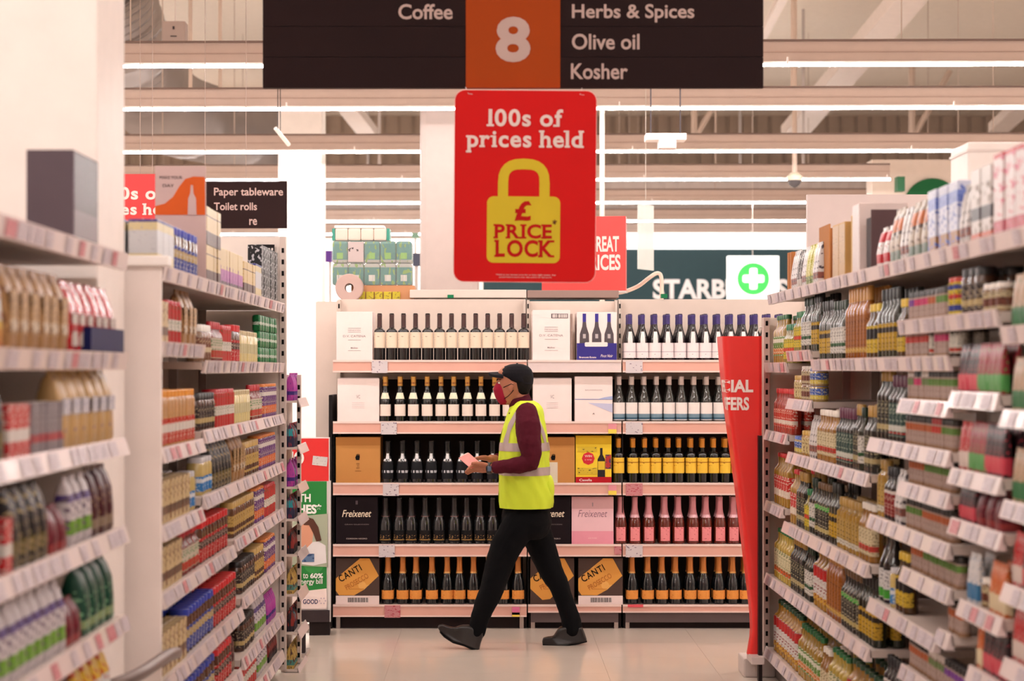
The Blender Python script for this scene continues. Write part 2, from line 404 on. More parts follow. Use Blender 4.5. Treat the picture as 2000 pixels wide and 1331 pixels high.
# pole and hose at GREAT PRICES sign
tag(MB().tube([Vector((P(1176, 0, 18.5).x, 18.5, H_ROOF)), Vector((P(1176, 0, 18.5).x, 18.5, 0))], .024, 8).build('drop_pole', M((222, 206, 194), .5)), 'thin vertical cream pole rising behind the great prices sign', 'pole')
tag(MB().tube(smoothpath([P(1188, 572, 13.9), P(1215, 571, 13.9), P(1245, 560, 13.9), P(1268, 543, 13.8), P(1284, 534, 13.8), P(1292, 545, 13.8), P(1292, 600, 13.8)], 6), .014, 8).build('bent_pole', M((224, 206, 190), .4, coat=.3)), 'bent cream tube arching beside the great prices sign', 'tube')
t = thing('great_prices_sign', 'red boxed sign reading great prices, half hidden behind the price lock sign', 'sign', P(1222, 572, 13.6), math.radians(-8))
s = 13.6/F
Bx(-165*s, 0, 0, .10, 4*s, 150*s, bev=.004).build('sign_box', M((218, 70, 66), .45), t)
TW = M((238, 222, 216), .6)
letters('GREAT', -72*s, -13*s, 80*s, 111*s, -.003, TW, t, bold=.03)
letters('PRICES', -82*s, -10*s, 44*s, 75*s, -.003, TW, t, bold=.03)
Bx(-166*s, .004, -.006, .106, 0, 4*s).build('bottom_rim', M((206, 196, 190)), t)
# hanging translucent panel
t = thing('hanging_notice', 'pale translucent notice hanging edge-on above the wine shelves', 'sign', P(1247, 530, 17.5), math.radians(62))
Bx(0, .34, 0, .01, .02, .60).build('sheet', M((226, 230, 226), .3, alpha=.75), t); MB().tube([(.17, .005, .6), (.17, .005, H_ROOF-P(0, 530, 17.5).z)], .003, 5).build('wire', M((200, 190, 180)), t)
t = thing('ceiling_projector', 'small white unit hanging from two rods beyond the price lock sign', 'projector', P(1301, 268, 15.8))
s = 15.8/F
Bx(-39*s, 40*s, 0, .2, -5*s, 8*s, bev=.006).build('cross_tray', WHITEP, t); Bx(-14*s, 20*s, -.02, .16, -22*s, -5*s, bev=.008).build('unit', M((224, 206, 204)), t)
for dx in (-28, 30): MB().tube([(dx*s, .1, 8*s), (dx*s, .1, .55)], .006, 5).build('rod', INK, t)
t = thing('dome_camera', 'white dome camera on a drop pole above the oil shelves', 'camera', P(1552, 345, 22.6))
s = 22.6/F
MB().tube([(0, 0, 0), (0, 0, H_ROOF-P(0, 345, 22.6).z)], .028, 8).build('pole', STEEL2, t)
MB().lathe([(.085, -.045), (.09, 0), (.045, .045), (.018, .05)], 16).build('housing', M((214, 204, 184), .4), t)
MB().lathe([(.009, -.128), (.045, -.114), (.069, -.082), (.078, -.045)], 16).build('dome', M((70, 66, 70), .12, coat=.5), t)
t = thing('spot_luminaire', 'small slanted white luminaire hanging between the light rows', 'light', P(545, 258, 17.3))
MB().tube([(-.02, -.1, .02), (.075, .1, -.10)], .018, 8).build('body', WHITEP, t)
for yy in (-.1, .1): MB().tube([(0, yy, .02), (0, yy, H_ROOF-P(0, 258, 17.3).z)], .004, 5).build('rod', INK, t)

# signs over the neighbouring aisle
def board(name, px0, px1, y0, y1, z, mat, label, cat='sign'):
    t = thing(name, label, cat, (0, z, 0)); Bx(P(px0, 0, z).x, P(px1, 0, z).x, 0, .03, P(0, y1, z).z, P(0, y0, z).z).build('panel', mat, t); return t
z = 15.0
DARKP = M((42, 26, 27), .65); GREYT = M((206, 178, 172), .6)
t = board('hanging_aisle_sign', 300, 560, 354, 446, z, DARKP, 'dark brown hanging sign listing paper tableware and toilet rolls')
g = lambda px: P(px, 0, z).x
gz = lambda py: P(0, py, z).z
letters('Paper tableware', g(418), g(553), gz(387), gz(367), -.004, GREYT, t, bold=.016)
letters('Toilet rolls', g(418), g(502), gz(411), gz(396), -.004, GREYT, t, bold=.016)
letters('re', g(487), g(502), gz(440), gz(428), -.004, GREYT, t, bold=.016)
t_a = t
z = 14.5
t = board('price_sign_panel', 196, 306, 340, 470, z, M((204, 28, 28), .4), 'red hanging price sign half hidden behind the orange topper')
slab_letters('00s of', g(212), g(321), gz(389), gz(366), -.004, TW, t); slab_letters('prices held', g(170), g(345), gz(419), gz(398), -.004, TW, t)
for tt, zz, px in ((t_a, 15.0, 440), (t, 14.5, 285)):
    for d in (-40, 40): MB().tube([(P(px+d if tt is t_a else px+d*.3, 0, zz).x, .015, P(0, 356 if tt is t_a else 342, zz).z), (P(px+d if tt is t_a else px+d*.3, 0, zz).x, .015, H_ROOF)], .0025, 5).build('hanging_wire', M((170, 150, 140)), tt)

# ------------------------------------------------------------------ shelving bays
def shelf_unit(side, a, z0, z1, label, name='shelving_bay', shelves=(), depth=.46, back=True, base=True, top=2.0, endp=False, tick=None, colback=None):
    """side -1/+1; a = lateral distance of the shelf lip; z0<z1 along the aisle; shelves = [(h, za, zb)]"""
    t = thing(name, label, 'shelving', (side*a, z0, 0))
    L = z1-z0; sx = lambda d0, d1: (min(side*d0, side*d1), max(side*d0, side*d1))
    if back: Bx(*sx(depth, depth+.03), 0, L, .05, top).build('back_panel', colback or BEIGE, t)
    if base: Bx(*sx(.05, depth), 0.0, L, 0, .10).build('plinth', M((120, 108, 104)), t)
    for yy in (.013, L-.013):
        Bx(*sx(depth-.04, depth), yy-.012, yy+.012, 0, top).build('upright', SHELFW, t)
    for h, za, zb in shelves:
        ya, yb = za-z0, zb-z0
        Bx(*sx(.012, depth), ya, yb, h-.03, h-.0005).build('shelf', SHELFW, t)
        low = h < 1.62
        mb = MB(); hh = .052
        o0 = 0.0; 
        x_t, x_b = (side*.008, side*(-.008)) if low else (side*(-.004), side*.004)
        vs = [(x_t, ya, h+.006), (x_t, yb, h+.006), (x_b, yb, h-hh+.006), (x_b, ya, h-hh+.006),
              (x_t+side*.006, ya, h+.006), (x_t+side*.006, yb, h+.006), (side*.02, yb, h-hh+.006), (side*.02, ya, h-hh+.006)]
        mb.add(vs, [(0, 1, 2, 3), (4, 7, 6, 5), (0, 4, 5, 1), (3, 2, 6, 7), (0, 3, 7, 4), (1, 5, 6, 2)])
        rail = mb.build('price_rail', RAIL, t)
        y = ya+.03+random.random()*.05
        while y < yb-.1:
            wd = random.choice((.075, .075, .075, .11))
            m2 = MB(); e = -side*.0025
            f0, f1 = .12, .90
            def lp(f, yy): return (x_t+(x_b-x_t)*f+e, yy, h+.006-hh*f)
            m2.add([lp(f0, y), lp(f0, y+wd), lp(f1, y+wd), lp(f1, y)], [(0, 1, 2, 3)])
            m2.add([tuple(Vector(lp(f0, y))+Vector((side*.002, 0, 0))), tuple(Vector(lp(f0, y+wd))+Vector((side*.002, 0, 0))), tuple(Vector(lp(f1, y+wd))+Vector((side*.002, 0, 0))), tuple(Vector(lp(f1, y))+Vector((side*.002, 0, 0)))], [(3, 2, 1, 0)])
            rr = random.random(); m2.build('price_ticket', TICKETP if rr < (tick or .10) else TICKET, rail)
            y += wd+random.choice((.008, .03, .09, .16))
    return t
def slotted_post(name, x, y, z0, z1, label, wd=.032, sp=.062):
    t = thing(name, label, 'shelving post', (x, y, 0))
    Bx(-wd/2, wd/2, 0, .05, z0, z1).build('post', SHELFW, t)
    mb = MB(); z = z0+.03
    while z < z1-.03:
        mb.box(-.0065, .0065, -.0015, .003, z, z+.026); z += sp
    o = mb.build('slot', BLACK, t); o['kind'] = 'stuff'; return t

AR, AL = 1.47, 1.12
def ZR(px): return AR*F/(px-CX)
def ZL(px): return AL*F/(CX-px)
# shelf tables: (h, z_near, z_far, words)
R_SH = [
 (2.04, 4.7, 10.6, 'topmost oil shelf'),
 (1.68, 9.95, 10.72, 'second end-bay oil shelf'), (1.735, 9.2, 9.92, 'raised short oil shelf'), (1.69, 6.42, 9.16, 'second long oil shelf'),
 (1.50, 9.2, 9.92, 'short jar shelf'),
 (1.32, 9.95, 10.72, 'end-bay shelf at chest height'), (1.235, 7.80, 9.92, 'third long oil shelf'),
 (.94, 10.10, 10.72, 'end-bay shelf at hip height'), (.878, 7.80, 10.06, 'fourth long oil shelf'), (.55, 7.70, 10.72, 'fifth long oil shelf'), (.155, 7.70, 10.72, 'bottom oil shelf'),
 (1.82, 6.42, 7.2, 'top spice rack'), (1.54, 6.42, 7.2, 'spice rack two down'), (1.38, 6.42, 7.78, 'spice rack at eye level'), (1.243, 6.42, 7.2, 'spice rack at chest height'),
 (1.08, 6.42, 7.78, 'middle spice rack'), (.937, 6.30, 7.16, 'spice rack at waist height'), (.755, 6.6, 7.78, 'wide spice shelf at hip height'), (.79, 6.30, 6.58, 'short spice shelf at hip height'), (.585, 6.2, 7.18, 'spice rack at knee height'), (.36, 6.2, 7.66, 'spice shelf near the floor'), (.155, 6.2, 7.66, 'bottom spice shelf'),
 (1.82, 5.80, 6.40, 'top mixes shelf'), (1.575, 5.80, 6.40, 'second mixes shelf'), (1.33, 5.77, 6.40, 'third mixes shelf'), (1.17, 5.75, 6.40, 'fourth mixes shelf'), (.922, 5.75, 6.28, 'fifth mixes shelf'), (.731, 5.75, 6.16, 'sixth mixes shelf'), (.45, 5.75, 6.16, 'seventh mixes shelf'),
 (1.768, 4.7, 5.75, 'top packet shelf'), (1.53, 4.7, 5.75, 'second packet shelf'), (1.27, 4.7, 5.74, 'third packet shelf'), (1.03, 4.7, 5.74, 'fourth packet shelf'), (.816, 4.7, 5.74, 'fifth packet shelf'), (.55, 4.7, 5.74, 'sixth packet shelf'),
]
L_SH = [
 (2.0, 3.9, 6.13, 'top shelf before the boxed column'), (1.695, 3.9, 6.13, 'second shelf before the boxed column'), (1.435, 3.9, 6.13, 'third shelf before the boxed column'),
 (1.165, 3.9, 6.13, 'fourth shelf before the boxed column'), (.893, 3.9, 6.13, 'fifth shelf before the boxed column'), (.6, 3.9, 6.13, 'sixth shelf before the boxed column'),
 (2.0, 6.80, 10.76, 'top coffee shelf'), (1.74, 6.79, 7.78, 'short second coffee shelf'), (1.68, 7.80, 10.76, 'long second coffee shelf'),
 (1.375, 6.79, 7.78, 'short third coffee shelf'), (1.405, 7.80, 10.76, 'long third coffee shelf'),
 (1.107, 6.79, 7.76, 'short fourth coffee shelf'), (1.147, 7.78, 10.76, 'long fourth coffee shelf'),
 (.875, 6.79, 8.72, 'near fifth coffee shelf'), (.895, 8.74, 10.76, 'far fifth coffee shelf'),
 (.57, 6.79, 9.0, 'near sixth coffee shelf'), (.61, 9.02, 10.76, 'far sixth coffee shelf'),
 (.335, 9.0, 10.76, 'far seventh coffee shelf'), (.30, 6.79, 8.96, 'near seventh coffee shelf'), (.13, 9.0, 10.76, 'bottom coffee shelf')]
def bays(tbl, side, a, spans, top):
    for z0, z1, label in spans:
        ss = []
        for h, a0, a1, _ in tbl:
            lo, hi = max(a0, z0), min(a1, z1)
            if hi-lo > .12: ss.append((h, lo, hi))
        shelf_unit(side, a, z0, z1, label, shelves=ss, top=top)
bays(R_SH, 1, AR, [(9.93, 10.73, 'end bay of the oil gondola next to the cross aisle'), (9.18, 9.93, 'second oil bay from the cross aisle'), (7.79, 9.18, 'wide oil bay between raised shelf and spice racks'),
                  (6.41, 7.79, 'white shelving bay holding the spice racks'), (5.76, 6.41, 'narrow bay of baking mixes beside the spice racks'), (4.7, 5.76, 'out-of-focus bay of green packets nearest the frame edge')], 2.06)
bays(L_SH, -1, AL, [(3.9, 6.15, 'blurred white shelving bay in front of the boxed column'), (6.78, 7.79, 'first coffee bay behind the white end panel'), (7.79, 8.75, 'second coffee bay from the white end panel'),
                   (8.75, 9.77, 'third coffee bay from the white end panel'), (9.77, 10.76, 'coffee bay at the cross aisle end')], 2.0)
# right gondola end
tag(Bx(AR-.005, AR+1.0, 10.78, 10.80, .05, 1.93).build('gondola_end_panel', BEIGE), 'beige end panel closing the oil shelves at the cross aisle', 'panel')
tag(Bx(1.716, 3.2, 10.82, 10.86, .05, P(0, 380, 10.82).z).build('tall_back_panel', M((206, 190, 186), .5)), 'tall grey panel rising behind the oil shelves', 'panel')
slotted_post('slotted_post', 1.484, 10.735, .12, 1.93, 'white slotted post at the cross aisle end of the oil shelves')
tag(Bx(1.35, 1.52, 10.66, 10.9, 0, .10, bev=.01).build('base_shoe', M((206, 192, 186))), 'pale metal base shoe below the red banner', 'base')
tag(Bx(AR+.492, AR+1.4, 4.7, 10.76, 0, 2.02).build('gondola_spine', M((205, 192, 184))), 'white back-to-back body behind the oil shelves', 'shelving')
# left gondola ends
tag(Bx(-1.75, -AL, 6.74, 6.77, 0, 2.0).build('gondola_end_panel', M((238, 224, 218))), 'plain white end panel beside the boxed column', 'panel')
tag(Bx(-1.75, -1.09, 6.715, 6.79, 2.0, 2.035, bev=.006).build('end_panel_cap', WHITEP), 'white ledge on top of the end panel beside the column', 'ledge')
tag(Bx(-2.6, -AL-.492, 3.9, 6.18, 0, 1.98).build('gondola_spine', M((205, 192, 184))), 'white back-to-back body before the boxed column', 'shelving')
tag(Bx(-2.6, -AL-.492, 6.79, 10.76, 0, 1.98).build('gondola_spine', M((205, 192, 184))), 'white back-to-back body behind the coffee shelves', 'shelving')
slotted_post('slotted_post', -1.131, 10.79, .02, 2.37, 'white slotted post at the cross aisle end of the coffee shelves')
tag(Bx(-1.75, -1.145, 10.80, 10.82, .02, 2.37).build('gondola_end_panel', M((226, 214, 206))), 'white end panel rising above the far end of the coffee shelves', 'panel')
slotted_post('slotted_post', -1.07, 11.05, .02, 1.62, 'second slotted post, on the cross aisle display beyond the coffee shelves', .02)
tag(MB().tube(smoothpath([(-1.9, 6.2, .62), (-1.35, 6.25, .63), (-1.16, 6.35, .66), (-1.10, 6.7, .68), (-1.10, 6.95, .66)], 6), .022, 10).build('bumper_rail', M((120, 104, 100), .4, metal=.3)), 'grey rounded bumper rail low against the white end panel', 'rail')

# ------------------------------------------------------------------ products
PROTO = {}   # key -> (root, width, desc, plural)
def reg(key, root, wd, dp, desc, kids):
    def rec(o):
        pass
    PROTO[key] = (root, wd, dp, desc)
    KIDS[root.name] = kids
    root.hide_render = False
def bottle(key, desc, h=.28, r=.036, neck=.013, sh=.62, nk=.78, body=(30, 40, 22), cap=(20, 20, 20), lab=None, lz=(.12, .52), cap_h=.05, rough=.12, name='oil_bottle', sq=False, capr=None, arc=(-100, 100), grip=False, cat='bottle'):
    seg = 16
    prof = [(r*.85, 0), (r, h*.02)]
    if grip:
        for k in range(8): z = h*(.06+.5*k/8); prof += [(r, z), (r*.95, z+h*.03)]
    prof += [(r, h*sh), (r*.93, h*(sh+.04)), (r*.62, h*(sh+(nk-sh)*.55)), (neck, h*nk), (neck, h*.97), (neck*1.02, h*.99)]
    root = MB().lathe(prof, seg).build(name, M(body, rough, coat=.5, var=.1))
    c = MB().lathe([((capr or neck*1.25), h-cap_h), ((capr or neck*1.25), h-.004), ((capr or neck*1.25)*.85, h)], 12).build('cap', M(cap, .35), root)
    l = MB().lathe([(r*1.012, h*lz[0]), (r*1.012, h*lz[1])], 14, arc=arc).build('label', lab or printed((236, 226, 200), ink=(60, 50, 40)), root)
    tag(root, desc, cat); reg(key, root, 2*r+.004, 2*r, desc, [c, l]); return root
def jar(key, desc, h=.14, r=.035, body=(90, 50, 30), lid=(30, 30, 30), lab=None, lz=(.1, .72), lid_h=.18, name='coffee_jar', lidr=.92, cat='jar', rough=.15):
    prof = [(r*.9, 0), (r, h*.03), (r, h*(.93-lid_h)), (r*.86, h*(1-lid_h)+.001)]
    root = MB().lathe(prof, 14).build(name, M(body, rough, coat=.4, var=.15, scale=60))
    c = MB().lathe([(r*lidr, h*(1-lid_h)), (r*lidr, h-.003), (r*lidr*.93, h)], 14).build('lid', M(lid, .35), root)
    l = MB().lathe([(r*1.012, h*lz[0]), (r*1.012, h*lz[1])], 14, arc=(-165, 165)).build('label', lab or printed((236, 226, 200), ink=(60, 50, 40)), root)
    tag(root, desc, cat); reg(key, root, 2*r+.003, 2*r, desc, [c, l]); return root
def carton(key, desc, wd=.09, dp=.09, h=.2, mat=None, front=None, name='carton', cat='carton', seam=True):
    mat = mat or M((196, 150, 100), .7)
    root = Bx(-wd/2, wd/2, -dp/2, dp/2, 0, h, bev=.002).build(name, mat); kids = []
    if front: kids.append(Bx(-wd/2+.004, wd/2-.004, -dp/2-.001, -dp/2, .006, h-.006).build('front_print', front, root))
    if seam: kids.append(Bx(-wd/2+.001, wd/2-.001, -.004, .004, h, h+.0012).build('closing_tape', M((226, 210, 190), .3), root))
    tag(root, desc, cat); reg(key, root, wd+.003, dp, desc, kids); return root
def bag(key, desc, wd=.1, dp=.06, h=.2, mat=None, lab=None, name='bag', cat='bag', crimp=True, lz=(.2, .7)):
    """soft gusseted bag, fuller low down, crimped flat at the top"""
    rows_ = [(0, .94, .9), (.06, 1.0, 1.0), (.35, 1.0, 1.05), (.65, .97, .85), (.85, .93, .45), (.92, .9, .12), (1, .9, .09)] if crimp else [(0, .94, .9), (.05, 1, 1), (.5, 1, 1.02), (.9, .98, .96), (.98, .9, .8), (1, .8, .6)]
    n = 16; vs = []
    for t_, fw, fd in rows_:
        for k in range(n):
            a = 2*PI*k/n; c, s_ = math.cos(a), math.sin(a); e = .42
            vs.append((wd/2*fw*math.copysign(abs(c)**e, c)+.002*math.sin(k*2.3+t_*9), dp/2*fd*math.copysign(abs(s_)**e, s_)+.002*math.sin(k*1.7+t_*13), h*t_))
    fs = [tuple(range(n))[::-1], tuple((len(rows_)-1)*n+k for k in range(n))]
    for i in range(len(rows_)-1):
        for k in range(n): j = (k+1) % n; fs.append((i*n+k, i*n+j, (i+1)*n+j, (i+1)*n+k))
    root = MB().add(vs, fs, True).build(name, mat or M((150, 110, 70), .4)); kids = []
    if lab:
        dd = dp/2*1.06+.0015
        kids.append(Bx(-wd*.36, wd*.36, -dd, -dd+.003, h*lz[0], h*lz[1]).build('label', lab, root))
    tag(root, desc, cat); reg(key, root, wd+.008, dp, desc, kids); return root

pr = printed
# oils, vinegars
bottle('oil_red', 'red-labelled bottle of golden oil', .27, .037, .014, .66, .8, (150, 112, 36), (196, 30, 34), pr((206, 40, 36), [(.05, .085, (240, 220, 200))], ink=(250, 235, 220)), (.18, .58), .022, grip=False)
bottle('oil_pet', 'large amber oil bottle with red and white label', .275, .043, .016, .68, .82, (156, 112, 30), (30, 70, 40), pr((232, 226, 220), [(.14, .19, (206, 36, 36)), (.03, .06, (220, 170, 60))], ink=(150, 40, 40)), (.12, .7), .022, grip=True)
bottle('oil_green', 'amber oil bottle with green and orange label', .255, .036, .014, .64, .8, (150, 116, 34), (30, 96, 48), pr((96, 140, 50), [(.05, .08, (226, 120, 40)), (.11, .13, (240, 236, 220))], ink=(240, 240, 210)), (.16, .56), .024)
bottle('oil_pale', 'pale golden oil bottle with cream label and orange foot', .26, .036, .014, .66, .8, (176, 150, 60), (40, 110, 60), pr((232, 220, 180), [(.04, .065, (220, 90, 40))], ink=(90, 110, 50)), (.14, .6), .022)
bottle('olive_dark', 'dark green olive oil bottle with yellow label', .27, .031, .012, .60, .76, (22, 30, 18), (24, 24, 22), pr((206, 164, 44), [(.1, .12, (40, 30, 20))], ink=(60, 40, 20)), (.12, .5), .045)
bottle('olive_black', 'black olive oil bottle with dark label and gold cap', .27, .031, .012, .62, .77, (16, 20, 16), (170, 130, 60), pr((44, 42, 38), [(.04, .06, (190, 170, 120))], ink=(200, 190, 150)), (.10, .55), .045)
bottle('olive_white', 'dark oil bottle with white paper label', .26, .031, .012, .60, .76, (26, 32, 20), (22, 44, 28), pr((232, 226, 216), [(.06, .075, (40, 90, 50))], ink=(70, 60, 60)), (.12, .55), .04)
bottle('vinegar_amber', 'tall amber vinegar bottle with orange cap seal', .30, .031, .013, .66, .82, (150, 84, 26), (206, 150, 80), pr((170, 100, 40), [(.03, .05, (226, 180, 90))], ink=(120, 66, 24)), (.1, .6), .06)
bottle('vinegar_cream', 'amber vinegar bottle with cream label and white cap', .26, .031, .013, .62, .8, (140, 96, 40), (232, 222, 210), pr((228, 212, 172), [(.05, .075, (200, 60, 50))], ink=(110, 80, 50)), (.12, .58), .03)
bottle('balsamic', 'dark balsamic bottle with blue-green label', .25, .030, .012, .62, .78, (24, 22, 24), (90, 30, 60), pr((44, 74, 70), [(.04, .062, (226, 224, 214)), (.03, .036, (190, 40, 40))], ink=(190, 200, 180)), (.08, .58), .045, name='vinegar_bottle')
bottle('balsamic_green', 'dark bottle with bright green neck sleeve', .25, .032, .013, .62, .78, (30, 26, 22), (110, 80, 50), pr((40, 34, 30), [(.03, .05, (200, 180, 110)), (.13, .15, (70, 190, 70))], ink=(200, 190, 160)), (.08, .62), .03, name='vinegar_bottle')
bottle('gold_oil', 'square-shouldered golden oil bottle with tan label', .22, .031, .015, .7, .82, (158, 122, 50), (176, 140, 70), pr((196, 160, 84), [(.02, .045, (232, 226, 210))], ink=(90, 66, 30)), (.1, .62), .035)
bottle('sauce_red', 'slim bottle of red sauce with red cap', .23, .029, .012, .64, .8, (150, 40, 26), (200, 36, 40), pr((206, 60, 44), [(.05, .07, (240, 226, 210))], ink=(250, 230, 210)), (.14, .55), .025, name='sauce_bottle')
bottle('lime_bottle', 'small green-capped bottle with yellow label', .20, .030, .013, .6, .78, (120, 110, 40), (24, 110, 60), pr((226, 196, 50), [(.06, .08, (220, 70, 40))], ink=(30, 110, 60)), (.12, .62), .03)
bottle('soy_big', 'large dark sauce bottle with white and green label', .28, .046, .016, .52, .80, (20, 12, 12), (176, 140, 70), pr((226, 222, 220), [(.02, .055, (70, 170, 50))], ink=(90, 80, 90)), (.06, .46), .03, name='sauce_bottle')
bottle('black_sauce', 'black sauce bottle with dark red label', .20, .028, .012, .6, .78, (22, 14, 16), (30, 30, 34), pr((140, 22, 28), [(.10, .112, (236, 226, 220))], ink=(240, 220, 200)), (.08, .56), .035, name='sauce_bottle')
bottle('brown_neck', 'brown bottle with black and yellow label', .22, .029, .012, .6, .78, (70, 44, 20), (226, 190, 60), pr((226, 190, 60), [(.08, .12, (30, 24, 24))], ink=(40, 30, 30)), (.12, .6), .03, name='sauce_bottle')
jar('jar_white', 'squat jar with white lid and brown contents', .09, .034, (110, 76, 44), (230, 220, 210), pr((210, 190, 150), [(.02, .045, (120, 60, 40))], ink=(60, 40, 30)), name='sauce_jar')
jar('jar_blue', 'small pot with blue and yellow wrapper', .085, .032, (150, 120, 60), (60, 90, 170), pr((50, 90, 180), [(.01, .03, (226, 200, 80))], ink=(240, 240, 220)), name='sauce_pot')
jar('jar_honey', 'glass jar of amber paste with gold lid', .12, .036, (150, 110, 50), (190, 150, 60), pr((226, 206, 150), ink=(120, 70, 30)), name='sauce_jar')
# spices
for key, capc, ringc, desc in (('spice_orange', (40, 34, 32), (206, 104, 50), 'spice jar with dark cap and orange band'), ('spice_green', (40, 34, 32), (96, 150, 60), 'spice jar with dark cap and green band'),
                               ('spice_pink', (34, 32, 34), (226, 40, 120), 'spice jar with dark cap and pink band'), ('spice_purple', (34, 32, 34), (130, 60, 170), 'spice jar with dark cap and purple band'),
                               ('spice_red', (180, 40, 40), (226, 60, 50), 'spice jar with red cap and red band'), ('spice_white', (224, 214, 206), (120, 150, 90), 'spice jar with pale cap and green band')):
    jar(key, desc, .105, .0215, (150, 110, 70), capc, pr((196, 170, 160), [(.055, .078, ringc), (.0, .014, (170, 130, 100))], ink=(130, 100, 90), sc_=(200, 200, 260)), (.02, .8), .2, name='spice_jar', lidr=.95)
jar('grinder', 'tall spice grinder with black top and white label', .15, .026, (60, 40, 30), (28, 26, 28), pr((226, 220, 206), [(.02, .035, (200, 60, 40))], ink=(60, 60, 50)), (.1, .6), .3, name='spice_grinder')
jar('drum_yellow', 'spice drum striped yellow, red and blue', .13, .030, (226, 190, 40), (200, 60, 40), pr((236, 206, 40), [(.02, .04, (40, 60, 150)), (.06, .075, (200, 40, 40)), (.09, .105, (40, 60, 150))], ink=(30, 30, 80)), (.02, .85), .12, name='spice_drum')
for key, c1, c2, desc in (('mix_green', (196, 160, 130), (24, 116, 58), 'tan packet with green lower half'), ('mix_red', (200, 40, 44), (240, 220, 210), 'red packet with white writing'),
                          ('mix_dark', (52, 34, 40), (226, 70, 90), 'dark packet with pink flash'), ('mix_orange', (220, 110, 50), (240, 220, 180), 'orange packet with cream panel'), ('mix_white', (232, 228, 228), (60, 130, 180), 'white packet with blue ring'), ('mix_multi', (160, 50, 60), (90, 170, 90), 'small crimson and green sachet')):
    bag(key, desc, .075, .03, .155, pr(c1, [(.01, .06, c2)], ink=c2, sc_=(60, 60, 90), thr=.62), None, name='seasoning_packet', cat='packet')
    PROTO[key] = (PROTO[key][0], .05 if key != 'mix_green' else .06, .03, desc)
# boxes, bags (oil side top shelf)
carton('kraft', 'plain kraft carton with dark print', .14, .16, .24, M((192, 152, 96), .7), pr((196, 156, 100), ink=(70, 50, 36), thr=.68, ipart=(.06, .2)))
carton('kraft_thin', 'narrow brown carton', .05, .1, .2, M((176, 112, 62), .7))
carton('white_case', 'white corrugated case', .16, .2, .29, M((226, 208, 204), .6), pr((228, 212, 208), ink=(80, 60, 60), thr=.72))
carton('dark_case', 'dark brown display case', .12, .18, .25, M((50, 30, 32), .6))
carton('grey_case', 'dark grey printed case', .33, .13, .255, M((86, 74, 80), .5), pr((92, 80, 86), [(.02, .09, (130, 112, 118))], ink=(150, 136, 140), thr=.7))
carton('blue_case', 'blue and white printed box', .13, .12, .22, pr((214, 216, 236), [(.15, .19, (120, 140, 214)), (.0, .06, (170, 120, 80))], ink=(90, 110, 190), sc_=(30, 30, 60)))
carton('white_black', 'white box with black and tan picture', .12, .12, .23, pr((236, 228, 224), [(.07, .11, (46, 36, 44)), (.0, .03, (210, 90, 50))], ink=(120, 90, 60), sc_=(26, 26, 40), ipart=(.03, .18)))
carton('red_white', 'white and pink carton with red top edge', .12, .14, .25, pr((238, 222, 220), [(.235, .26, (206, 40, 50)), (.0, .05, (200, 70, 90))], ink=(220, 110, 130), sc_=(20, 20, 50)))
bag('bag_xix', 'white bag with red bands', .09, .06, .16, pr((240, 234, 232), [(.10, .14, (206, 30, 44)), (.02, .055, (206, 30, 44))], ink=(170, 30, 50), ipart=(.06, .09)), None)
bag('bag_lime', 'lime yellow packet', .07, .05, .2, pr((190, 180, 40), [(.01, .05, (90, 120, 40))], ink=(240, 236, 160)), None)
bag('bag_white', 'white packet with dark writing', .06, .05, .2, pr((232, 226, 224), [(.03, .06, (150, 90, 80))], ink=(80, 70, 80), sc_=(50, 50, 70)), None)
bag('bag_dark', 'dark packet with pale writing', .06, .05, .19, pr((60, 44, 42), [(.01, .05, (210, 200, 190))], ink=(210, 200, 190)), None)
bag('bag_tan', 'tan pouch with orange and dark panels', .09, .06, .21, pr((190, 170, 150), [(.12, .17, (206, 110, 50)), (.0, .05, (130, 150, 140))], ink=(90, 70, 60), sc_=(26, 26, 50)), None)
bag('blue_bag', 'blue bag with white mountain print', .17, .07, .21, pr((74, 140, 200), [(.05, .11, (226, 232, 238))], ink=(230, 236, 240), sc_=(30, 30, 30), ipart=(.03, .15)), None)
# coffee and tea side
bag('coffee_tan', 'tan foil coffee bag', .10, .07, .21, pr((178, 132, 84), ink=(140, 96, 60), sc_=(20, 20, 40)), pr((200, 160, 110), [(.05, .075, (226, 206, 180))], ink=(90, 60, 40)), name='coffee_bag')
bag('coffee_red', 'red foil coffee bag with white panel', .10, .07, .20, M((170, 28, 34), .25, var=.2), pr((226, 214, 206), [(.06, .08, (200, 30, 40))], ink=(120, 60, 50)), name='coffee_bag', lz=(.1, .55))
bag('coffee_maroon', 'dark maroon coffee bag with a pale strip', .09, .07, .20, pr((74, 20, 32), [(.02, .05, (150, 130, 110))], ink=(150, 120, 90), sc_=(30, 30, 60)), None, name='coffee_bag')
bag('coffee_black', 'black coffee bag with gold print', .09, .07, .20, pr((28, 24, 26), [(.03, .07, (110, 96, 56))], ink=(170, 150, 110), sc_=(40, 40, 70)), None, name='coffee_bag')
bag('coffee_green', 'dark green coffee bag', .10, .08, .20, pr((20, 74, 56), [(.02, .045, (150, 170, 120))], ink=(120, 170, 130), sc_=(30, 30, 60)), None, name='coffee_bag')
bag('coffee_white', 'white pouch with purple and green print', .08, .06, .19, pr((216, 206, 210), [(.03, .07, (120, 170, 60)), (.12, .14, (90, 70, 140))], ink=(120, 100, 120), sc_=(30, 30, 60)), None, name='coffee_bag')
bag('coffee_gold', 'gold foil coffee bag with small blue badge', .12, .08, .22, pr((206, 166, 110), [(.10, .13, (90, 60, 50))], ink=(70, 70, 140), thr=.7, sc_=(30, 30, 40)), pr((226, 220, 224), ink=(60, 80, 160)), name='coffee_bag', lz=(.42, .62))
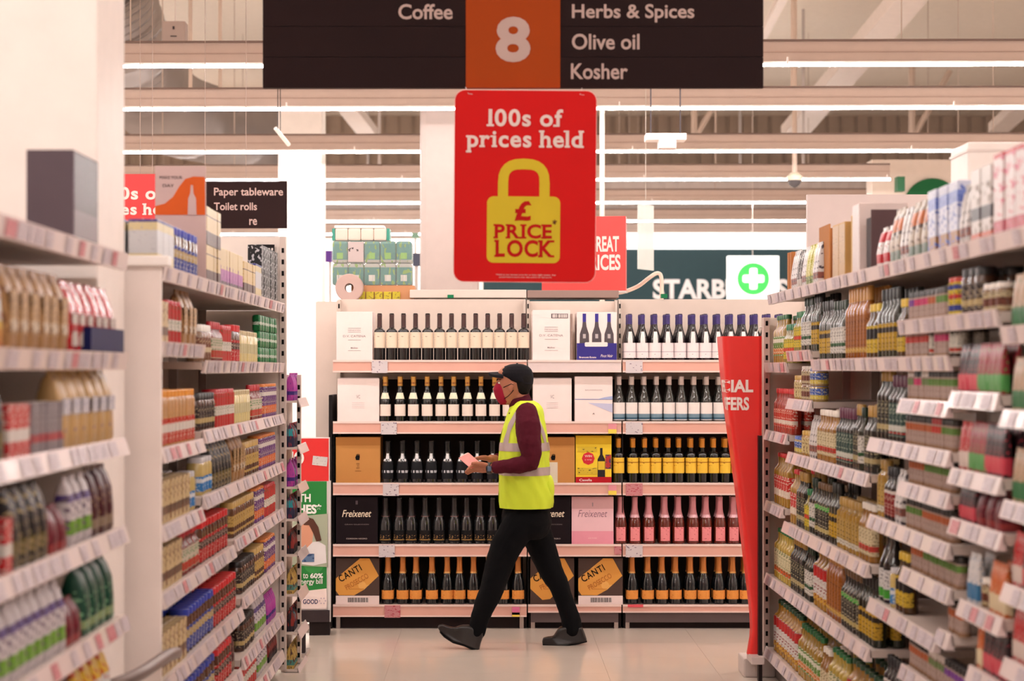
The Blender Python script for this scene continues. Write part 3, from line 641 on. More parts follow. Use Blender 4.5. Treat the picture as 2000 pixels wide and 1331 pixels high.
bag('coffee_wine', 'wine red pouch', .09, .07, .2, pr((110, 22, 40), [(.0, .04, (170, 60, 60))], ink=(150, 60, 70), sc_=(30, 30, 60)), None, name='coffee_bag')
bag('yellow_bag', 'yellow snack bag with orange foot', .11, .08, .22, pr((232, 186, 50), [(.0, .05, (226, 150, 30)), (.07, .14, (226, 224, 222))], ink=(200, 90, 40), sc_=(24, 24, 40)), None)
bag('green_mint', 'glossy green foil packet', .10, .04, .08, pr((20, 130, 70), [(.03, .045, (220, 236, 220))], ink=(10, 70, 40)), None, name='tea_packet', cat='packet', crimp=False)
carton('tea_red', 'red and white tea carton', .07, .08, .13, pr((206, 40, 50), [(.04, .07, (232, 224, 220))], ink=(240, 230, 220)), name='tea_box')
carton('tea_cream', 'cream coffee carton with red seal', .085, .08, .15, pr((226, 200, 150), [(.03, .06, (110, 80, 60))], ink=(150, 100, 70), sc_=(40, 40, 60)), name='coffee_box')
carton('tea_grey', 'grey sachet box with pink lid stripe', .05, .08, .13, pr((150, 140, 146), [(.03, .05, (190, 50, 60))], ink=(100, 90, 100)), name='coffee_box')
carton('cream_tall', 'cream coffee pack with brown wave', .10, .09, .155, pr((232, 204, 150), [(.0, .055, (92, 64, 60)), (.115, .12, (110, 80, 70))], ink=(190, 160, 120), thr=.7), name='coffee_box')
carton('cream_window', 'cream and white coffee carton with blue top', .12, .1, .168, pr((236, 218, 170), [(.05, .13, (222, 222, 226)), (.158, .2, (70, 76, 150))], ink=(190, 190, 200), thr=.68), name='coffee_box')
carton('orchid_box', 'cream pack with purple flower print', .09, .09, .17, pr((234, 210, 160), [(.03, .08, (190, 110, 180)), (.0, .03, (70, 50, 60))], ink=(150, 80, 150), sc_=(40, 40, 40), ipart=(.02, .1)), name='coffee_box')
carton('pod_box', 'black pod box with white dot pattern', .10, .07, .137, pr((24, 22, 26), ink=(200, 196, 200), thr=.58, sc_=(60, 60, 60)), name='pod_box')
jar('jar_gold', 'glass coffee jar with gold lid and label', .16, .036, (92, 56, 34), (196, 160, 90), pr((206, 170, 96), [(.03, .05, (90, 50, 30))], ink=(90, 56, 30)), (.12, .62))
jar('jar_redlid', 'coffee jar with bright red lid and red foot', .17, .038, (84, 48, 34), (206, 28, 38), pr((200, 36, 42), [(.06, .09, (70, 40, 36))], ink=(240, 220, 200)), (.05, .6), .17, lidr=1.0)
jar('jar_bluelid', 'coffee jar with royal blue lid', .17, .039, (84, 54, 40), (40, 60, 170), pr((60, 76, 160), [(.06, .09, (200, 170, 110))], ink=(226, 220, 220)), (.06, .6), .16, lidr=1.0)
jar('jar_black', 'black-lidded coffee jar with dark label', .15, .035, (70, 42, 30), (26, 22, 24), pr((50, 38, 40), [(.03, .05, (206, 180, 120))], ink=(200, 180, 150)), (.1, .66))
jar('jar_milk', 'tall jar with orange lid and brown contents', .20, .040, (186, 140, 92), (226, 150, 60), pr((206, 60, 40), [(.05, .08, (236, 226, 216))], ink=(240, 226, 210)), (.05, .5), .12)
jar('jar_bluepaper', 'silver-lidded jar with sky blue label', .15, .036, (196, 172, 110), (200, 196, 200), pr((50, 130, 200), [(.05, .065, (236, 236, 240))], ink=(230, 236, 240)), (.1, .5), .14)
jar('jar_glass', 'clear glass jar of pale powder', .15, .040, (206, 190, 130), (196, 180, 140), pr((216, 206, 160), ink=(170, 150, 90), thr=.66), (.3, .6), .14)
jar('jar_white_lid', 'white-lidded jar with brown label', .15, .035, (120, 84, 56), (232, 224, 216), pr((120, 70, 50), [(.04, .06, (226, 206, 170))], ink=(226, 200, 160)), (.1, .66))
jar('tin_cocoa', 'round cocoa tin with purple and orange wrapper', .17, .038, (90, 50, 110), (220, 130, 60), pr((110, 60, 130), [(.02, .06, (226, 110, 50)), (.11, .13, (236, 226, 220))], ink=(240, 230, 200)), (.02, .88), .08, name='cocoa_tin', cat='tin')
jar('tin_red', 'round drink tin in red and white', .16, .037, (200, 50, 50), (190, 40, 50), pr((206, 50, 50), [(.05, .09, (236, 226, 214))], ink=(60, 120, 70)), (.02, .9), .08, name='drink_tin', cat='tin')
bottle('syrup', 'small syrup bottle with red neck', .17, .024, .010, .6, .78, (110, 30, 30), (190, 40, 50), pr((226, 210, 190), [(.02, .05, (206, 60, 50))], ink=(80, 150, 90)), (.1, .6), .03, name='syrup_bottle')
bag('gift_pink', 'pink and purple striped gift pack', .05, .05, .15, pr((190, 70, 170), [(.03, .05, (60, 40, 120))], ink=(90, 50, 150), sc_=(120, 120, 20)), None, name='gift_pack', cat='packet')
bag('gift_teal', 'dark gift pack with teal ribbon', .05, .05, .13, pr((50, 50, 80), [(.06, .1, (40, 160, 170))], ink=(150, 40, 60), sc_=(90, 90, 20)), None, name='gift_pack', cat='packet')
bag('gift_wood', 'rust and black slim pack', .045, .05, .13, pr((150, 50, 44), [(.0, .03, (60, 44, 60))], ink=(30, 24, 30), sc_=(120, 120, 12), thr=.5), None, name='gift_pack', cat='packet')
bag('gift_gold', 'gold and cream slim pack', .05, .05, .13, pr((206, 170, 90), [(.02, .05, (80, 140, 130))], ink=(90, 60, 50), sc_=(90, 90, 30)), None, name='gift_pack', cat='packet')
PROTO_USED = set(); CNT = {}
TOTAL = [0]
def put(key, x, y, z, rz, where, rank=''):
    root, wd, dp, desc = PROTO[key]
    k = (desc, where, rank); CNT[k] = CNT.get(k, 0)+1
    lab = f"{ordw(CNT[k])} {rank}{desc}, {where}"
    if len(lab.replace('-', ' ').split()) > 19: lab = lab
    grp = f"{desc}, {where}"
    TOTAL[0] += 1
    if len(lab.split()) > 16: print('LONG', lab)
    if key not in PROTO_USED:
        PROTO_USED.add(key); root.location = (x, y, z); root.rotation_euler = (0, 0, rz); root['label'] = lab; root['group'] = grp; return root
    return dup(root, (x, y, z), rz, lab, grp)
def run(side, a, h, where, items, ranks=1, jitter=.004):
    """items: (key, px_from, px_to[, stack]) pixel positions read along the lip; far end first for ordinals"""
    seq = []
    for it in items:
        key, p0, p1 = it[:3]; st = it[3] if len(it) > 3 else 1
        K = (a+.012)*F
        za, zb = sorted((K/abs(p0-CX), K/abs(p1-CX)))
        rg_ = next(q_ for q_ in R_SH+L_SH if q_[3] == where)
        za, zb = max(za, rg_[1]+.012), min(zb, rg_[2]-.012)
        if zb-za < .03: zb = min(max(zb, za)+.02, rg_[2]-.012); za = zb-.06
        seq.append((za, zb, key, st, it[4] if len(it) > 4 else ranks))
    seq.sort(reverse=True)
    for za, zb, key, st, rk in seq:
        root, wd, dp, desc = PROTO[key]
        n = max(1, int((zb-za)/wd+.45)); wd2 = max(wd, (zb-za)/n) if n > 1 else wd
        hh = max(v[2] for v in root.bound_box) if root.bound_box else .1
        for i in range(n):
            y = zb-wd2*(i+.5)
            if y < za-wd: break
            for r_ in range(rk):
                lat = a+.028+dp/2+r_*(dp+.012)+random.uniform(0, jitter)
                for s_ in range(st):
                    rz = -side*PI/2+random.uniform(-.025, .025)
                    ob_ = put(key, side*lat, y+random.uniform(-.001, .001), h+s_*(hh+.001), rz, where, 'back-rank ' if r_ else '')
                    above = [q_[0] for q_ in (R_SH if side > 0 else L_SH) if q_[0] > h+.03 and q_[1] <= y+.03 and q_[2] >= y-.03]
                    if above and st == 1 and min(above)-h-.036 < hh: ob_.scale = (1, 1, (min(above)-h-.036)/hh)
W = {}
for h, a0, a1, nm in R_SH+L_SH: W[nm] = h
def R(nm, items, **k): run(1, AR, W[nm], nm, items, **k)
def L(nm, items, **k): run(-1, AL, W[nm], nm, items, **k)
bpy.context.view_layer.update()

# --- oil gondola
R('topmost oil shelf', [('kraft_thin', 1531, 1538), ('bag_white', 1538, 1549), ('bag_dark', 1549, 1558), ('bag_white', 1558, 1566), ('bag_lime', 1566, 1580), ('bag_white', 1580, 1588), ('kraft', 1619, 1640, 1, 1), ('white_case', 1656, 1668), ('bag_xix', 1702, 1725),
  ('bag_tan', 1727, 1748), ('bag_white', 1748, 1762), ('bag_tan', 1762, 1800), ('blue_case', 1800, 1862), ('bag_white', 1862, 1880), ('white_black', 1883, 1925), ('red_white', 1928, 1990), ('kraft', 1992, 2080)])
R('second end-bay oil shelf', [('oil_green', 1502, 1522), ('lime_bottle', 1522, 1540)], ranks=2)
R('raised short oil shelf', [('lime_bottle', 1538, 1556), ('olive_white', 1556, 1574), ('olive_dark', 1574, 1586)], ranks=2)
R('second long oil shelf', [('olive_dark', 1588, 1612), ('olive_white', 1612, 1636), ('vinegar_amber', 1640, 1678), ('brown_neck', 1680, 1700), ('olive_dark', 1702, 1738), ('brown_neck', 1740, 1752), ('spice_red', 1757, 1800), ('grinder', 1800, 1810), ('spice_pink', 1812, 1836), ('grinder', 1840, 1858)], ranks=2)
R('short jar shelf', [('jar_honey', 1534, 1556, 1), ('jar_white', 1556, 1572, 2), ('jar_blue', 1572, 1588, 2)])
R('end-bay shelf at chest height', [('sauce_red', 1503, 1545)], ranks=2)
R('third long oil shelf', [('jar_blue', 1538, 1556), ('jar_honey', 1556, 1572), ('bag_white', 1572, 1584), ('vinegar_cream', 1586, 1620), ('balsamic', 1622, 1652), ('olive_black', 1654, 1664), ('olive_white', 1664, 1672), ('olive_black', 1676, 1692)], ranks=2)
R('end-bay shelf at hip height', [('oil_red', 1503, 1532)], ranks=2)
R('fourth long oil shelf', [('oil_red', 1534, 1546), ('olive_black', 1546, 1562), ('lime_bottle', 1562, 1570), ('olive_white', 1570, 1580), ('balsamic_green', 1582, 1606), ('olive_dark', 1608, 1622), ('gold_oil', 1624, 1664), ('vinegar_cream', 1666, 1690)], ranks=2)
R('fifth long oil shelf', [('oil_pale', 1503, 1534), ('olive_black', 1536, 1560), ('olive_white', 1562, 1574), ('oil_pet', 1578, 1602), ('vinegar_amber', 1604, 1630), ('balsamic_green', 1632, 1664), ('olive_dark', 1666, 1696)], ranks=2)
R('bottom oil shelf', [('oil_pet', 1503, 1548), ('oil_green', 1550, 1590), ('vinegar_cream', 1592, 1606), ('oil_pale', 1608, 1640), ('oil_pet', 1642, 1700)], ranks=2)
# spice racks
R('top spice rack', [('spice_purple', 1756, 1772), ('spice_pink', 1772, 1800), ('spice_orange', 1800, 1816), ('spice_green', 1816, 1834), ('drum_yellow', 1838, 1852)])
R('spice rack two down', [('spice_white', 1756, 1772), ('spice_pink', 1772, 1786), ('spice_white', 1786, 1800), ('spice_green', 1800, 1850)])
R('spice rack at eye level', [('olive_black', 1698, 1722), ('balsamic', 1724, 1752), ('spice_orange', 1758, 1804), ('spice_red', 1806, 1824), ('spice_green', 1826, 1850)])
R('spice rack at chest height', [('spice_orange', 1756, 1790), ('spice_green', 1792, 1846)])
R('middle spice rack', [('gold_oil', 1696, 1712), ('black_sauce', 1714, 1730), ('oil_red', 1732, 1738), ('carton_salt', 1740, 1754), ('spice_green', 1758, 1786), ('spice_orange', 1788, 1846)] if False else [('gold_oil', 1696, 1712), ('black_sauce', 1714, 1734), ('bag_white', 1736, 1752), ('spice_green', 1758, 1786), ('spice_orange', 1788, 1846)])
R('spice rack at waist height', [('spice_orange', 1760, 1788), ('spice_green', 1790, 1858)])
R('wide spice shelf at hip height', [('soy_big', 1703, 1722), ('jar_bluepaper', 1726, 1734), ('brown_neck', 1736, 1756)])
R('short spice shelf at hip height', [('spice_orange', 1826, 1864)])
R('spice rack at knee height', [('spice_orange', 1760, 1800), ('spice_white', 1800, 1830), ('spice_purple', 1830, 1870)])
R('spice shelf near the floor', [('black_sauce', 1712, 1752), ('spice_orange', 1756, 1850)])
R('bottom spice shelf', [('black_sauce', 1712, 1760), ('spice_green', 1764, 1850)])
R('top mixes shelf', [('jar_black', 1858, 1900), ('jar_white', 1902, 1940)], ranks=2)
R('second mixes shelf', [('mix_dark', 1854, 1896), ('mix_multi', 1898, 1942)], ranks=2)
R('third mixes shelf', [('mix_red', 1858, 1880), ('mix_multi', 1882, 1910), ('mix_dark', 1912, 1946)], ranks=2)
R('fourth mixes shelf', [('mix_dark', 1858, 1890), ('coffee_wine', 1892, 1946)])
R('fifth mixes shelf', [('mix_white', 1866, 1896), ('jar_white', 1900, 1920), ('mix_orange', 1922, 1950)], ranks=2)
R('sixth mixes shelf', [('mix_white', 1870, 1884), ('mix_orange', 1888, 1906), ('mix_dark', 1910, 1948)])
R('seventh mixes shelf', [('blue_bag', 1868, 1925), ('mix_green', 1928, 1950)])
R('top packet shelf', [('mix_green', 1952, 2110, 1)], ranks=2); 
R('second packet shelf', [('mix_green', 1952, 2110)], ranks=2)
R('third packet shelf', [('mix_green', 1956, 2050), ('mix_red', 2052, 2110)], ranks=2)
R('fourth packet shelf', [('mix_red', 1956, 1984), ('mix_dark', 1986, 2030), ('mix_red', 2032, 2110)], ranks=2)
R('fifth packet shelf', [('mix_red', 1956, 2000), ('mix_orange', 2002, 2060)], ranks=2)
R('sixth packet shelf', [('mix_green', 1956, 1990), ('mix_orange', 1992, 2040)], ranks=2)

# --- coffee gondola, before the column
L('top shelf before the boxed column', [('grey_case', 168, 202), ('yellow_bag', -160, -60)])
L('second shelf before the boxed column', [('coffee_red', 150, 238, 1, 1), ('coffee_tan', 30, 146), ('yellow_bag', -100, 24)], ranks=2)
L('third shelf before the boxed column', [('coffee_gold', 140, 236), ('tea_grey', 76, 138), ('tea_red', 30, 74), ('coffee_black', -60, 28)])
L('fourth shelf before the boxed column', [('coffee_maroon', 196, 236), ('coffee_white', 150, 194), ('coffee_wine', 112, 148), ('coffee_black', 40, 110), ('tea_red', 16, 38), ('coffee_green', -60, 14)])
L('fifth shelf before the boxed column', [('coffee_green', 176, 236), ('coffee_wine', 146, 174), ('coffee_white', 20, 144), ('coffee_black', -40, 16)])
L('sixth shelf before the boxed column', [('yellow_bag', 170, 232), ('coffee_maroon', 60, 168)])
# --- coffee gondola
L('top coffee shelf', [('cream_window', 319, 350, 1, 3), ('jar_bluelid', 352, 398, 1, 2), ('cream_tall', 405, 440, 2), ('orchid_box', 440, 482), ('cream_tall', 484, 506), ('cream_window', 507, 518), ('pod_box', 520, 548, 2)])
L('short second coffee shelf', [('tea_cream', 318, 340), ('tin_red', 342, 366), ('coffee_tan', 368, 402)])
L('long second coffee shelf', [('jar_white_lid', 404, 424), ('syrup', 426, 444), ('tin_red', 446, 462), ('jar_redlid', 464, 478), ('jar_glass', 480, 512), ('green_mint', 514, 548, 3)])
L('short third coffee shelf', [('jar_milk', 318, 398)], ranks=2)
L('long third coffee shelf', [('jar_black', 402, 430), ('tin_red', 432, 468), ('jar_glass', 470, 498), ('syrup', 500, 520), ('tin_cocoa', 522, 548)])
L('short fourth coffee shelf', [('tea_cream', 318, 380), ('jar_bluepaper', 382, 400)], ranks=2)
L('long fourth coffee shelf', [('jar_bluepaper', 404, 424), ('coffee_black', 426, 462), ('coffee_tan', 464, 486), ('jar_gold', 488, 514), ('tin_cocoa', 516, 546)])
L('near fifth coffee shelf', [('tea_cream', 318, 366), ('syrup', 368, 400), ('jar_redlid', 402, 460)], ranks=2)
L('far fifth coffee shelf', [('jar_gold', 464, 506), ('tin_cocoa', 508, 524), ('tin_red', 526, 546)])
L('near sixth coffee shelf', [('tea_cream', 318, 374), ('jar_bluelid', 376, 428), ('jar_redlid', 430, 470)], ranks=2)
L('far sixth coffee shelf', [('jar_black', 482, 506), ('jar_gold', 508, 524), ('tin_cocoa', 526, 546)])
L('far seventh coffee shelf', [('jar_black', 484, 506), ('coffee_white', 508, 528), ('gift_pink', 530, 546)])
L('near seventh coffee shelf', [('jar_bluelid', 376, 430), ('jar_redlid', 434, 462), ('coffee_maroon', 464, 474)])
L('bottom coffee shelf', [('tin_red', 484, 510), ('coffee_white', 512, 530), ('gift_wood', 532, 548)])

# cross-aisle display at the end of the coffee gondola: shelf ends seen from the side
t = thing('cross_aisle_display', 'narrow slotted display of gift packs at the coffee gondola end', 'shelving', (-1.145, 10.83, 0))
Bx(0, .012, .02, .5, .02, 1.62).build('side_panel', SHELFW, t)
lvl = [(782, 'gift_pink', 'gift_pink'), (872, 'gift_wood', 'gift_teal'), (948, 'gift_teal', 'gift_pink'), (1010, 'gift_wood', 'gift_teal'), (1078, 'gift_wood', 'gift_wood'), (1155, 'gift_gold', 'gift_gold'), (1228, 'gift_teal', 'gift_wood'), (1300, 'gift_gold', 'gift_gold')]
for k, (py, k1, k2) in enumerate(lvl):
    hz = P(0, py, 11.0).z
    Bx(.0, .09, .0, .46, hz-.012, hz-.0005).build('shelf', SHELFW, t)
    mb = MB(); mb.add([(.092, 0, hz+.012), (.092, .46, hz+.012), (.112, .46, hz-.036), (.112, 0, hz-.036), (.088, 0, hz+.012), (.088, .46, hz+.012), (.104, .46, hz-.036), (.104, 0, hz-.036)],
                      [(0, 1, 2, 3), (4, 7, 6, 5), (0, 4, 5, 1), (3, 2, 6, 7), (0, 3, 7, 4), (1, 5, 6, 2)])
    mb.build('price_rail', RAIL, t)
    wh = ordw(k+1)+' shelf of the gift display'
    for j in range(6): put(k1 if j % 2 else k2, -1.145+.045, 10.83+.05+j*.07, hz, PI/2, wh)

# ------------------------------------------------------------------ special goods on the top oil shelf
zt = 2.0405
t = thing('open_cardboard_tray', 'tall open brown cardboard box beside the lime packets', 'box', (1.53, 9.16, zt))
CB = M((176, 118, 70), .75); 
Bx(0, .006, -.14, .14, 0, .27).build('side_wall', CB, t); Bx(.006, .23, .134, .14, 0, .27).build('back_wall', M((160, 100, 56), .75), t); Bx(.224, .23, -.14, .134, 0, .27).build('side_wall', CB, t); Bx(.006, .224, -.134, .134, 0, .005).build('bottom', CB, t)
t = thing('shelf_ready_tray', 'corrugated tan case standing on end on the topmost oil shelf', 'box', (1.52, 8.37, zt))
Bx(0, .2, -.05, .05, 0, .26, bev=.003).build('case', M((206, 172, 116), .75), t)
for k in range(6): Bx(.012+k*.032, .020+k*.032, -.052, -.05, .13, .25).build('flute', M((180, 146, 96), .75), t)
t = thing('white_storage_box', 'big plain white box above the baking mixes', 'box', (1.89, 7.9, 2.02))
Bx(0, .9, 0, .3, 0, P(0, 277, 7.9).z-2.02, bev=.01).build('box_body', M((246, 236, 232), .5), t); Bx(-.004, .904, -.004, .304, P(0, 277, 7.9).z-2.06, P(0, 277, 7.9).z-2.05).build('lid_edge', M((226, 214, 210)), t)
t = thing('dark_display_case', 'dark brown open display case among the white cases', 'box', (1.52, 7.97, zt))
Bx(0, .2, 0, .008, 0, .25).build('front_wall', M((84, 64, 66), .6), t); Bx(.0, .2, .008, .10, 0, .22).build('case', M((44, 26, 28), .6), t)

# special goods before the column
t = thing('navy_tray', 'navy blue shelf tray under the red coffee bag', 'tray', (-AL-.012, 5.60, 1.6955))
NV = M((24, 28, 74), .5)
Bx(0, .006, 0, .50, 0, .075).build('front_wall', NV, t); Bx(-.12, 0, 0, .006, 0, .075).build('side_wall', NV, t); Bx(-.12, 0, .494, .50, 0, .075).build('side_wall', NV, t)
t = thing('blue_cereal_box', 'blue box with a pale round motif beside the grey case', 'box', (-1.27, 4.56, 2.0005))
Bx(-.10, .10, -.05, .05, 0, .18, bev=.003).build('carton', pr((80, 110, 190), [(.12, .17, (150, 180, 226))], ink=(60, 80, 170), sc_=(20, 20, 30)), t)
MB().lathe([(.03, 0), (.03, .002)], 20).build('round_motif', M((226, 220, 206)), t, (.03, -.05, .08)).rotation_euler = (PI/2, 0, 0)
t = thing('brown_tub', 'brown tub standing behind the blue box', 'tub', (-1.42, 4.95, 2.0005))
MB().lathe([(.08, 0), (.085, .24)], 20).build('tub_body', M((150, 100, 60), .5), t); MB().lathe([(.088, .24), (.088, .27), (.08, .275)], 20).build('lid', M((70, 44, 36), .5), t)
# orange topper sign over the coffee shelf
t = thing('shelf_topper', 'grey and orange shelf topper with a cup silhouette above cream cartons', 'sign', (0, 7.9, 0), 0)
z = 7.9
Bx(g(303), g(402), 0, .008, 2.0005, gz(325)).build('board', M((206, 180, 176), .5), t)
mb = MB(); mb.prism([(g(p), gz(q_)) for p, q_ in ((303, 420), (303, 403), (322, 398), (338, 385), (350, 365), (362, 350), (378, 345), (400, 346), (401, 420))], -.003, -.0005)
mb.build('orange_shape', M((214, 96, 40), .5), t)
mb = MB(); mb.prism([(g(p), gz(q_)) for p, q_ in ((367, 420), (368, 388), (372, 378), (373, 362), (377, 362), (378, 378), (383, 388), (384, 420))], -.006, -.003)
mb.build('bottle_shape', M((206, 180, 176), .5), t)
letters('MAKE YOUR', g(312), g(356), gz(350), gz(344), -.003, INK, t, bold=.0)
letters('DAY', g(318), g(340), gz(366), gz(360), -.003, INK, t, bold=.0)
t2 = thing('black_backing_card', 'black perforated backing card at the far end of the top coffee shelf', 'card', (0, 10.775, 0))
z = 10.78
Bx(g(490), g(536), 0, .012, 2.0005, gz(478)).build('card', M((30, 26, 28), .5), t2)
mb = MB()
for i in range(7):
    for j in range(5): mb.box(g(494+i*6), g(497.5+i*6), -.002, 0, gz(489+j*7), gz(485+j*7))
o = mb.build('white_square', M((226, 214, 210)), t2); o['kind'] = 'stuff'

# ------------------------------------------------------------------ wine fixture
ZW = 12.65; s = ZW/F
def WX(px): return (px-CX)*s
def WZ(py): return EYE-(py-CY)*s
lips = [705, 825, 945, 1065, 1183]
LH = [WZ(y) for y in lips]
bayspans = [(650, 1029, 'wide wine bay beginning at the white case, beside the poster stand'), (1031, 1214, 'narrow middle wine bay holding only cases'), (1216, 1600, 'wine bay running behind the red curved banner')]
BACKP = M((220, 202, 190), .5)
for bi, (p0, p1, lab) in enumerate(bayspans):
    t = thing('wine_shelving_bay', lab, 'shelving', (WX(p0), ZW, 0)); Lw = WX(p1)-WX(p0)
    Bx(0, Lw, .45, .47, LH[1]+.27, WZ(580 if bi != 1 else 584)).build('back_panel', BACKP, t)
    Bx(0, Lw, .45, .47, .02, LH[1]+.27).build('lower_back_panel', M((52, 40, 36), .6), t)
    Bx(0, Lw, .05, .44, 0, .10).build('plinth', M((40, 30, 30), .6), t)
    for e in (0.006, Lw-.006):
        Bx(e-.012, e+.012, .40, .45, 0, WZ(582)).build('upright', M((206, 190, 178)) , t)
    sl = MB(); zz = LH[0]+.02
    while zz < WZ(590): sl.box(.004, .013, .397, .402, zz, zz+.03); zz += .065
    if sl.v: o = sl.build('slot', BLACK, t); o['kind'] = 'stuff'
    Bx(.0, .006, .05, .40, 0, .98+.3).build('side_gusset', M((30, 25, 25)), t)
    for k, h in enumerate(LH):
        Bx(.003, Lw-.003, .02, .45, h-.03, h-.0006).build('shelf', SHELFW, t)
        ht = .072 if not (k == 4 and bi) else .045
        pale = (bi == 1 and k == 0)
        rl = Bx(.001, Lw-.001, .002, .02, h-ht, h+.004).build('price_rail', RAIL if pale else RAILPINK, t)
        Bx(.001, Lw-.001, -.003, .002, h-.008, h+.005).build('rail_lip', M((240, 214, 206), .3, coat=.3), rl)
        Bx(.001, Lw-.001, -.003, .002, h-ht-.002, h-ht+.008).build('rail_lip', M((236, 206, 198), .3, coat=.3), rl)
        def tk(px, wpx, mat=TICKET, full=True, py0=None, py1=None):
            Bx(WX(px)-WX(p0), WX(px+wpx)-WX(p0), -.006, -.003, (h-ht-.006) if full else h-.06, h+.0 if full else h-.01).build('price_ticket', mat, rl)
        TW2 = printed((240, 228, 232), ink=(150, 130, 150), thr=.66, sc_=(50, 50, 90))
        if bi == 0:
            tk([726, 744, 748, 740, 751][k], 31, TW2 if k < 4 else TICKETP)
            if k == 4: tk(1000, 15, M((226, 120, 160)), False); Bx(WX(1000)-WX(p0), WX(1015)-WX(p0), -.006, -.003, h-ht, h-.045).build('price_ticket', TICKETY, rl)
        if bi == 1 and k in (1, 2): tk(1188, 16, M((226, 150, 160)), False); Bx(WX(1188)-WX(p0), WX(1204)-WX(p0), -.007, -.004, h-ht, h-.045).build('price_ticket', TICKETY, rl)
        if bi == 1 and k == 3: tk(1200, 14, TICKETP, False)
        if bi == 2 and k < 4: tk(1222, 33, TICKETP if k == 2 else TW2)
        if bi == 2 and k == 4: Bx(WX(1226)-WX(p0), WX(1256)-WX(p0), -.007, -.003, h-.012, h+.006).build('price_ticket', M((222, 90, 100)), rl)
    if bi: Bx(.02, Lw-.02, .01, .03, LH[4]-.11, LH[4]-.045).build('kick_plate', M((98, 84, 84), .5), t)
    for e in (.02, Lw-.045):
        if bi == 2 and e > .1: continue
        f = Bx(e, e+.025, .02, .06, 0.0, LH[4]-.04).build('foot', M((176, 160, 152), .4, metal=.4), t)
        MB().lathe([(.018, 0), (.018, .008), (.006, .012)], 10).build('levelling_pad', INK, f, (e+.012, .04, 0))
# end panel, header pieces, goods behind
tag(Bx(WX(606), WX(649), ZW+.40, ZW+.45, 0, WZ(586)).build('fixture_end_panel', M((216, 200, 190), .5)), 'beige end panel of the wine fixture beside the white column', 'panel')
tag(Bx(WX(641.5), WX(648.5), ZW+.02, ZW+.395, 0, WZ(772), bev=.003).build('black_side_frame', M((26, 22, 23), .5)), 'black side frame between poster stand and wine bottles', 'panel')
tag(Bx(-2.2*0+WX(606), WX(1600), ZW+.5, ZW+1.3, 0, WZ(584)).build('rear_gondola', M((214, 198, 186), .5)), 'beige gondola standing back to back with the wine fixture', 'shelving')
hb = ZW+.5
tag(Bx(P(800, 0, hb).x, P(1028, 0, hb).x, hb+.02, hb+.35, P(0, 584, hb).z+.008, P(0, 566, hb).z, bev=.003).build('header_ledge', M((226, 208, 198))), 'cream header ledge on the wine fixture under the price lock sign', 'ledge')
tag(Bx(P(1030, 0, hb).x, P(1209, 0, hb).x, hb+.02, hb+.4, P(0, 584, hb).z+.008, P(0, 567, hb).z, bev=.003).build('header_box', M((150, 126, 118))), 'grey-brown header box below the great prices sign', 'ledge')
tag(Bx(P(1290, 0, hb).x, P(1302, 0, hb).x, ZW+.44, ZW+.5, P(0, 583, hb).z, P(0, 575, hb).z).build('green_clip', M((30, 110, 70))), 'small green clip on the wine fixture top edge', 'clip')
tag(Bx(P(874, 0, hb).x, P(886, 0, hb).x, hb+.0, hb+.02, P(0, 585, hb).z+.009, P(0, 576, hb).z).build('green_clip', M((30, 120, 80))), 'green clip below the cream header ledge', 'clip')

# toilet roll packs
zb = ZW+.75; sb = zb/F; base = WZ(584)
t = thing('cardboard_tray', 'low brown tray of yellow packets under the toilet roll pack', 'tray', (P(748, 0, zb).x, zb, base+.0005))
Bx(-60*sb, 62*sb, -.1, .2, 0, P(0, 559, zb).z-base, bev=.002).build('tray_body', M((196, 142, 104), .7), t)
for k in range(5): Bx((-48+k*17)*sb, (-33+k*17)*sb, -.118, -.1, .012, .07, bev=.003).build('yellow_packet', pr((220, 200, 60), [(.0, .02, (236, 226, 180))], ink=(160, 140, 60), sc_=(60, 60, 60)), t)
tr = P(0, 559, zb).z-base+base+.001
pk = thing('toilet_roll_pack', 'ten-roll pack in teal and green wrap on top of the wine fixture', 'toilet paper', (P(729, 0, zb).x, zb, tr))
TEAL = pr((60, 140, 126), [(.0, .03, (40, 130, 110))], ink=(206, 220, 206), thr=.64, sc_=(30, 30, 70), blob=(110, 160, 70), bscale=14, bthr=.30)
TEAL2 = pr((54, 132, 122), [(.215, .29, (60, 140, 130)), (.12, .17, (190, 186, 176))], ink=(130, 170, 60), thr=.6, sc_=(40, 40, 18), rough=.25)
for i in range(5):
    for j in range(2):
        x0_ = (-78+i*31)*sb; h0 = j*43*sb
        o = Bx(x0_, x0_+30.5*sb, -.10, .12, h0+.001, h0+42.5*sb, bev=.018).build('wrapped_roll', TEAL2, pk)
        Bx(x0_+9*sb, x0_+21*sb, -.1015, -.0995, h0+8*sb, h0+20*sb).build('barcode_panel' if j == 0 else 'green_badge', pr((226, 220, 210), ink=(60, 50, 50), sc_=(260, 20, 1)) if j == 0 else M((120, 170, 60)), o)
Bx(-47*sb, -17*sb, -.107, -.1025, 45*sb, 84*sb).build('paper_note', pr((224, 206, 204), ink=(90, 80, 80), sc_=(60, 60, 60), ipart=(.225, .26)), pk)
Bx(-80*sb, 79*sb, -.106, -.104, .0, 87*sb).build('clear_wrap', M((235, 240, 238), .15, alpha=.10, coat=.5), pk)
p2 = thing('toilet_roll_pack', 'second toilet roll pack lying on top, white side forward', 'toilet paper', (P(706, 0, zb).x, zb+.02, tr+87*sb))
for i in range(4): Bx((-50+i*25)*sb, (-25+i*25)*sb, -.09, .1, .001, 24*sb, bev=.012).build('wrapped_roll', M((236, 214, 200), .4), p2)
for e in (-56, 50): Bx(e*sb, (e+6)*sb, -.088, .1, .001, 24*sb, bev=.004).build('end_cap', M((60, 150, 130), .4), p2)
